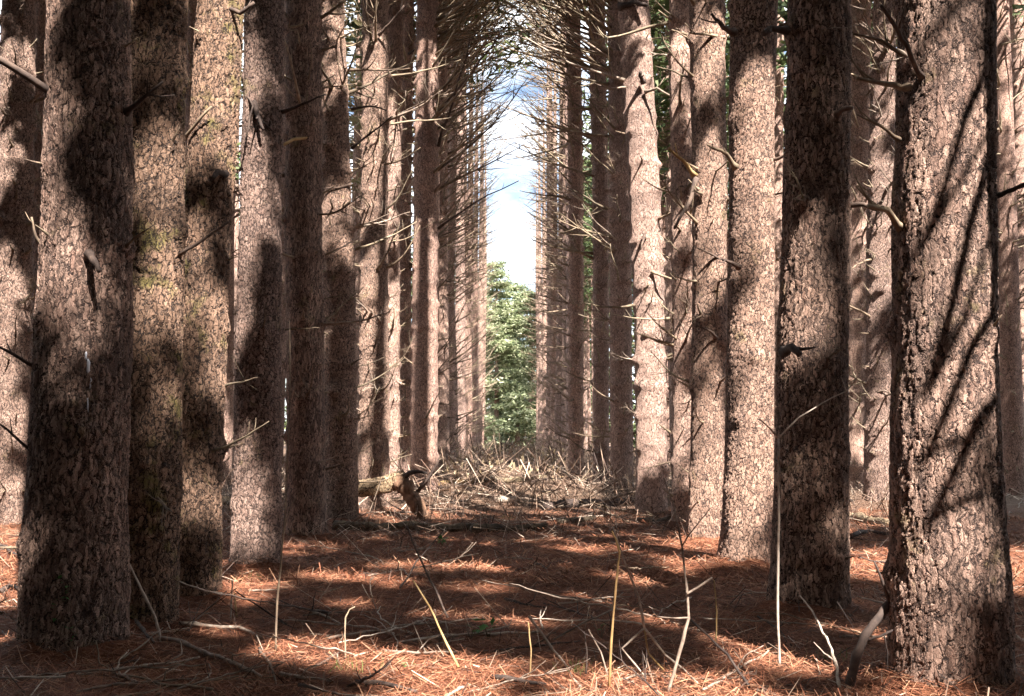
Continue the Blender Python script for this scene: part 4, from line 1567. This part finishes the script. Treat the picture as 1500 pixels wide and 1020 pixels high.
def where(P_):
    best = min(marks, key=lambda m_: (BY[m_[0]].base - P_).length)
    t_ = BY[best[0]]
    d = P_ - t_.base
    if P_.y > 18:
        return ('in the far brash, ' if P_.y > 26 else 'in the middle brash, ') + ('left side' if P_.x < -.7 else 'right side' if P_.x > .7 else 'centre') + ' of the aisle'
    if d.length > 1.9:
        return 'in the open clearing ' + ('left' if P_.x < -.35 else 'right' if P_.x > .35 else 'centre') + (' near the front' if P_.y < 7 else ' further back' if P_.y > 10 else ' midway')
    if d.y < -abs(d.x):
        w = 'in front of'
    elif d.y > abs(d.x):
        w = 'behind'
    else:
        w = 'on the aisle side of' if abs(P_.x) < abs(t_.base.x) else 'on the outer side of'
    return f'{w} {best[1]}'


used = {}
STICKV = {}
for i in range(264):
    rg = random.Random(7000 + i)
    if i < 130:
        y = 4.6 + 9.5 * rg.random() ** 1.3
        x = rg.uniform(-.52, .52) * y
        x = max(-5.5, min(5.5, x))
    else:
        y = rg.uniform(13.5, 34)
        x = rg.gauss(0, 1.0) * 1.7 if rg.random() < .8 else rg.uniform(-7, 7)
    if any((Vector((x, y, 0)) - Vector((t_.base.x, t_.base.y, 0))).length < t_.rr[0] + .12 for t_ in HC):
        continue
    L = rg.uniform(.25, 1.2) if i < 130 else rg.uniform(.5, 1.9)
    r = rg.uniform(.0035, .009) if i < 130 else rg.uniform(.007, .022)
    a = rg.uniform(0, 2 * PI)
    lift = rg.uniform(0, .10) if rg.random() < .6 else rg.uniform(.1, .32)
    if i >= 130:
        lift = rg.uniform(.05, .6) + (y - 14) * .012 * rg.random()
    pts = []
    n = 5
    bend = rg.uniform(-.5, .5)
    for k in range(n):
        f = k / (n - 1) - .5
        px_, py_ = x + math.cos(a + bend * f) * L * f, y + math.sin(a + bend * f) * L * f
        z0 = gz(px_, py_) + r * .7
        pts.append(Vector((px_, py_, z0 + (lift * (k / (n - 1)) if i % 2 else lift * .15))))
    br = [(pts, r, r * .45)]
    forked = rg.random() < .55
    if forked:
        for q in range(rg.randrange(1, 4)):
            k = rg.randrange(1, n - 1)
            d = (pts[k + 1] - pts[k]).normalized()
            s = Vector((-d.y, d.x, rg.uniform(0, .7))) * rg.choice([-1, 1])
            s.z = abs(s.z)
            e = (d + s * rg.uniform(.5, 1.1)).normalized() * L * rg.uniform(.15, .4)
            br.append(([pts[k], pts[k] + e * .5, pts[k] + e + Vector((0, 0, .02))], r * .6, r * .22))
    mt = rg.choice([M_STICK, M_STICK, M_STICK, M_DARKSTICK, M_DEAD])
    colw = {M_STICK.name: 'pale', M_DARKSTICK.name: 'dark', M_DEAD.name: 'brown'}[mt.name]
    lw = 'long' if L > .95 else 'short' if L < .5 else 'medium'
    fw = 'forked' if forked else ('bent' if abs(bend) > .25 else 'straight')
    tw = 'half raised' if lift > .15 and i % 2 else 'lying flat'
    lab = f'{lw} {colw} {fw} stick {tw}, {where(Vector((x, y, 0)))}'
    poly_stick('fallen_stick', lab, 'stick', br, mt, 'sticks fallen on the needle floor', wob=.03, sides=5)
    used[lab] = used.get(lab, 0) + 1
print('stick labels', len(used), 'max dup', max(used.values()))

# ------------------------------------------------------------------ countless small litter (stuff)
def ground_quads(n, yr, ypow, lenr, wid, lift, seed, tilt=.25, xmax=7, fan=.56):
    g = np.random.default_rng(seed)
    y = yr[0] + (yr[1] - yr[0]) * g.random(n) ** ypow
    x = g.uniform(-fan, fan, n) * y
    x = np.clip(x, -xmax, xmax)
    z = np.array([gz(a, b) for a, b in zip(x, y)])
    a = g.uniform(0, 2 * PI, n)
    el = g.normal(0.04, tilt, n)
    d = np.stack([np.cos(a) * np.cos(el), np.sin(a) * np.cos(el), np.sin(el)], 1)
    s = np.cross(d, np.stack([g.normal(0, .35, n), g.normal(0, .35, n), np.ones(n)], 1))
    s /= np.linalg.norm(s, axis=1)[:, None]
    L = g.uniform(*lenr, n)[:, None]
    w = (wid * g.uniform(.6, 1.4, n))[:, None]
    c = np.stack([x, y, z + lift * g.random(n) + np.abs(np.sin(el)) * L[:, 0] * .45], 1)
    return np.stack([c - d * L / 2 - s * w, c - d * L / 2 + s * w, c + d * L / 2 + s * w * .5, c + d * L / 2 - s * w * .5], 1)


nl = np.concatenate([ground_quads(70000, (4.2, 9.5), 1.25, (.05, .13), .0016, .012, 1), ground_quads(40000, (8, 16), 1.1, (.08, .17), .003, .015, 2)])
o = obj('pine_needle_litter', quads_mesh('pine_needle_litter', nl, M_LITTER))
tag(o, 'carpet of fallen rust coloured pine needles', 'needles', kind='stuff')
ch = np.concatenate([ground_quads(5200, (4.2, 14), 1.2, (.03, .20), .0030, .02, 3, .3), ground_quads(1500, (6, 15), 1, (.12, .45), .003, .05, 13, .35), ground_quads(5200, (11.5, 21), 1, (.10, .5), .0045, .14, 4, .5, 7, .4),
                     ground_quads(9000, (17, 50), 1.3, (.2, .9), .0075, .34, 5, .6, 9, .28), ground_quads(2000, (16, 40), 1.3, (.12, .5), .010, .16, 6, .45, 18, .5)])
o = obj('twig_litter', quads_mesh('twig_litter', ch, M_CHIP))
tag(o, 'scattered broken twigs and bark chips, thick brash in the aisle', 'twigs', kind='stuff')
lv = ground_quads(900, (22, 48), 1.2, (.06, .16), .03, .35, 8, .9, 3.0, .07)
o = obj('withered_leaf_brash', quads_mesh('withered_leaf_brash', lv, M_BRACKEN))
tag(o, 'heap of withered yellow brown leaves over the brash in the aisle', 'leaves', kind='stuff')

# ------------------------------------------------------------------ small green things
def seedling(px, py, h, n, size, label, seed, mat=M_GREEN):
    g = ground_at(px, py)
    rg = random.Random(seed)
    root = bpy.data.objects.new('green_seedling', None)
    COL.objects.link(root)
    root.location = g
    mb = MB()
    tips = []
    for k in range(3):
        e = Vector((rg.uniform(-.5, .5) * h, rg.uniform(-.4, .4) * h, h * rg.uniform(.6, 1)))
        mb.tube([Vector((0, 0, -.01)), e * .5, e], [.003, .0025, .0015], 4)
        tips += [e, e * .8, e * .6]
    obj('stem', mb.mesh('stem', M_DEAD), root)
    obj('leaf', quads_mesh('leaf', leaves_arr([tips[rg.randrange(len(tips))] for _ in range(n)], size, rg), mat), root)['kind'] = 'stuff'
    tag(root, label, 'plant')


seedling(716, 936, .11, 12, .055, 'small green seedling with glossy leaves in the centre of the clearing', 1)
seedling(690, 936, .08, 6, .05, 'sparse green seedling left of the glossy leaved one', 2)
seedling(648, 798, .10, 10, .07, 'low green plant at the near edge of the long mossy log', 3)
seedling(600, 1010 - 30, .05, 4, .03, 'tiny green sprig on bright needles at the lower centre left', 4)
seedling(880, 935, .09, 5, .03, 'tiny yellow green sprig beside the yellow stem', 5, M_GRASS)
for i, (px, py, lab) in enumerate(((1215, 968, 'grass tuft left of the leaning dark branch'), (1090, 838, 'grass tuft at the flared foot of the third right trunk'),
                                   (840, 985, 'grass tuft on bright needles left of the yellow stem'), (520, 985, 'grass tuft on needles at the lower left centre'),
                                   (745, 760, 'grass tuft behind the pale mossy log'), (360, 850, 'grass tuft at the foot of the fourth left trunk'), (1345, 1000, 'grass tuft at the foot of the huge right trunk'))):
    g = ground_at(px, py)
    rg = random.Random(60 + i)
    arr = []
    for k in range(34):
        b = Vector((rg.gauss(0, .07), rg.gauss(0, .06), -.005))
        d = Vector((rg.gauss(0, .4), rg.gauss(0, .4), 1)).normalized() * rg.uniform(.03, .085)
        s = Vector((rg.uniform(-1, 1), rg.uniform(-1, 1), 0)).normalized() * .0022
        arr.append([tuple(b - s), tuple(b + s), tuple(b + d + s * .2), tuple(b + d - s * .2)])
    o = obj('grass_tuft', quads_mesh('grass_tuft', np.array(arr), M_GRASS), None, g)
    tag(o, 'small green ' + lab, 'grass')

# ------------------------------------------------------------------ green pines closing the aisle, and the wood's sunny edge
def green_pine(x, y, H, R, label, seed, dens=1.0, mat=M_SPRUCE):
    rg = random.Random(seed)
    root = bpy.data.objects.new('green_pine', None)
    COL.objects.link(root)
    root.location = (x, y, 0)
    mb = MB()
    mb.tube([(0, 0, -.2), (.05, 0, H * .4), (0, 0, H)], [.24, .17, .03], 10)
    obj('trunk', mb.mesh('trunk', BARK_FAR), root)
    arr = []
    lb = MB()
    h = .5
    while h < H:
        f = h / H
        Rr = R * (1 - f) ** .55 + .25
        for k in range(rg.randrange(4, 7)):
            a = rg.uniform(0, 2 * PI)
            L = Rr * rg.uniform(.45, 1.15)
            e = Vector((math.cos(a) * L, math.sin(a) * L, h + L * rg.uniform(.02, .22)))
            lb.tube([Vector((0, 0, h)), e * .5 + Vector((0, 0, h * .5 - .05)), e], [.04, .025, .008], 4, False)
            m_ = max(4, int(L * 5.5 * dens))
            for q in range(m_):
                ff = .25 + .75 * (q + rg.random()) / m_
                p_ = Vector((0, 0, h)).lerp(e, ff) + Vector((rg.gauss(0, .3), rg.gauss(0, .3), rg.gauss(0, .14)))
                arr.append(stamp(CL_FAR, p_, rg.uniform(.6, .95), rg))
        h += rg.uniform(.55, .85) * (1.25 if f < .5 else 1)
    obj('crown', quads_mesh('crown', np.concatenate(arr), mat), root)
    obj('limb', lb.mesh('limb', M_DEAD), root)['kind'] = 'stuff'
    tag(root, label, 'tree', 'green pines beyond the plantation')


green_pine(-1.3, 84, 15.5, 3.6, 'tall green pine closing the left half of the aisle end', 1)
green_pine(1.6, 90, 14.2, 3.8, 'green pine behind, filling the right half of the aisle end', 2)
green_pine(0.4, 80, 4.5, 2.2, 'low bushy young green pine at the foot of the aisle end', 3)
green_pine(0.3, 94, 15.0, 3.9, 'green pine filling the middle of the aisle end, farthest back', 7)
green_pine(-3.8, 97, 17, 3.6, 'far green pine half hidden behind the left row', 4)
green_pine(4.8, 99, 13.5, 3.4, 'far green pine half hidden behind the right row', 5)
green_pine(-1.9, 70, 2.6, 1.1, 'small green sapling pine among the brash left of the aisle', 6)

# sunlit mixed wood seen in slivers between the trunks on both sides
arr = []
g = np.random.default_rng(77)
for k in range(7600):
    side = -1 if k % 2 else 1
    if k % 2 == 0 or k % 4 == 1:
        P_ = Vector((side * (5.5 + 50 * g.random() ** 1.4), g.uniform(100, 112), 0))
    else:
        P_ = Vector((side * g.uniform(24, 40), g.uniform(36, 85), 0))
    n_ = mnoise.noise(Vector((P_.x * .13, P_.y * .13, 2.2)))
    P_.z = g.random() ** 1.1 * ((24 if P_.y > 99 else 15) + 9 * n_) + .3
    arr.append(stamp(CL_FAR, P_, g.uniform(.9, 1.5)))
o = obj('far_wood', quads_mesh('far_wood', np.concatenate(arr), M_FARWOOD))
tag(o, 'sunlit green wood in the distance seen in slivers between the trunks', 'wood', kind='stuff')
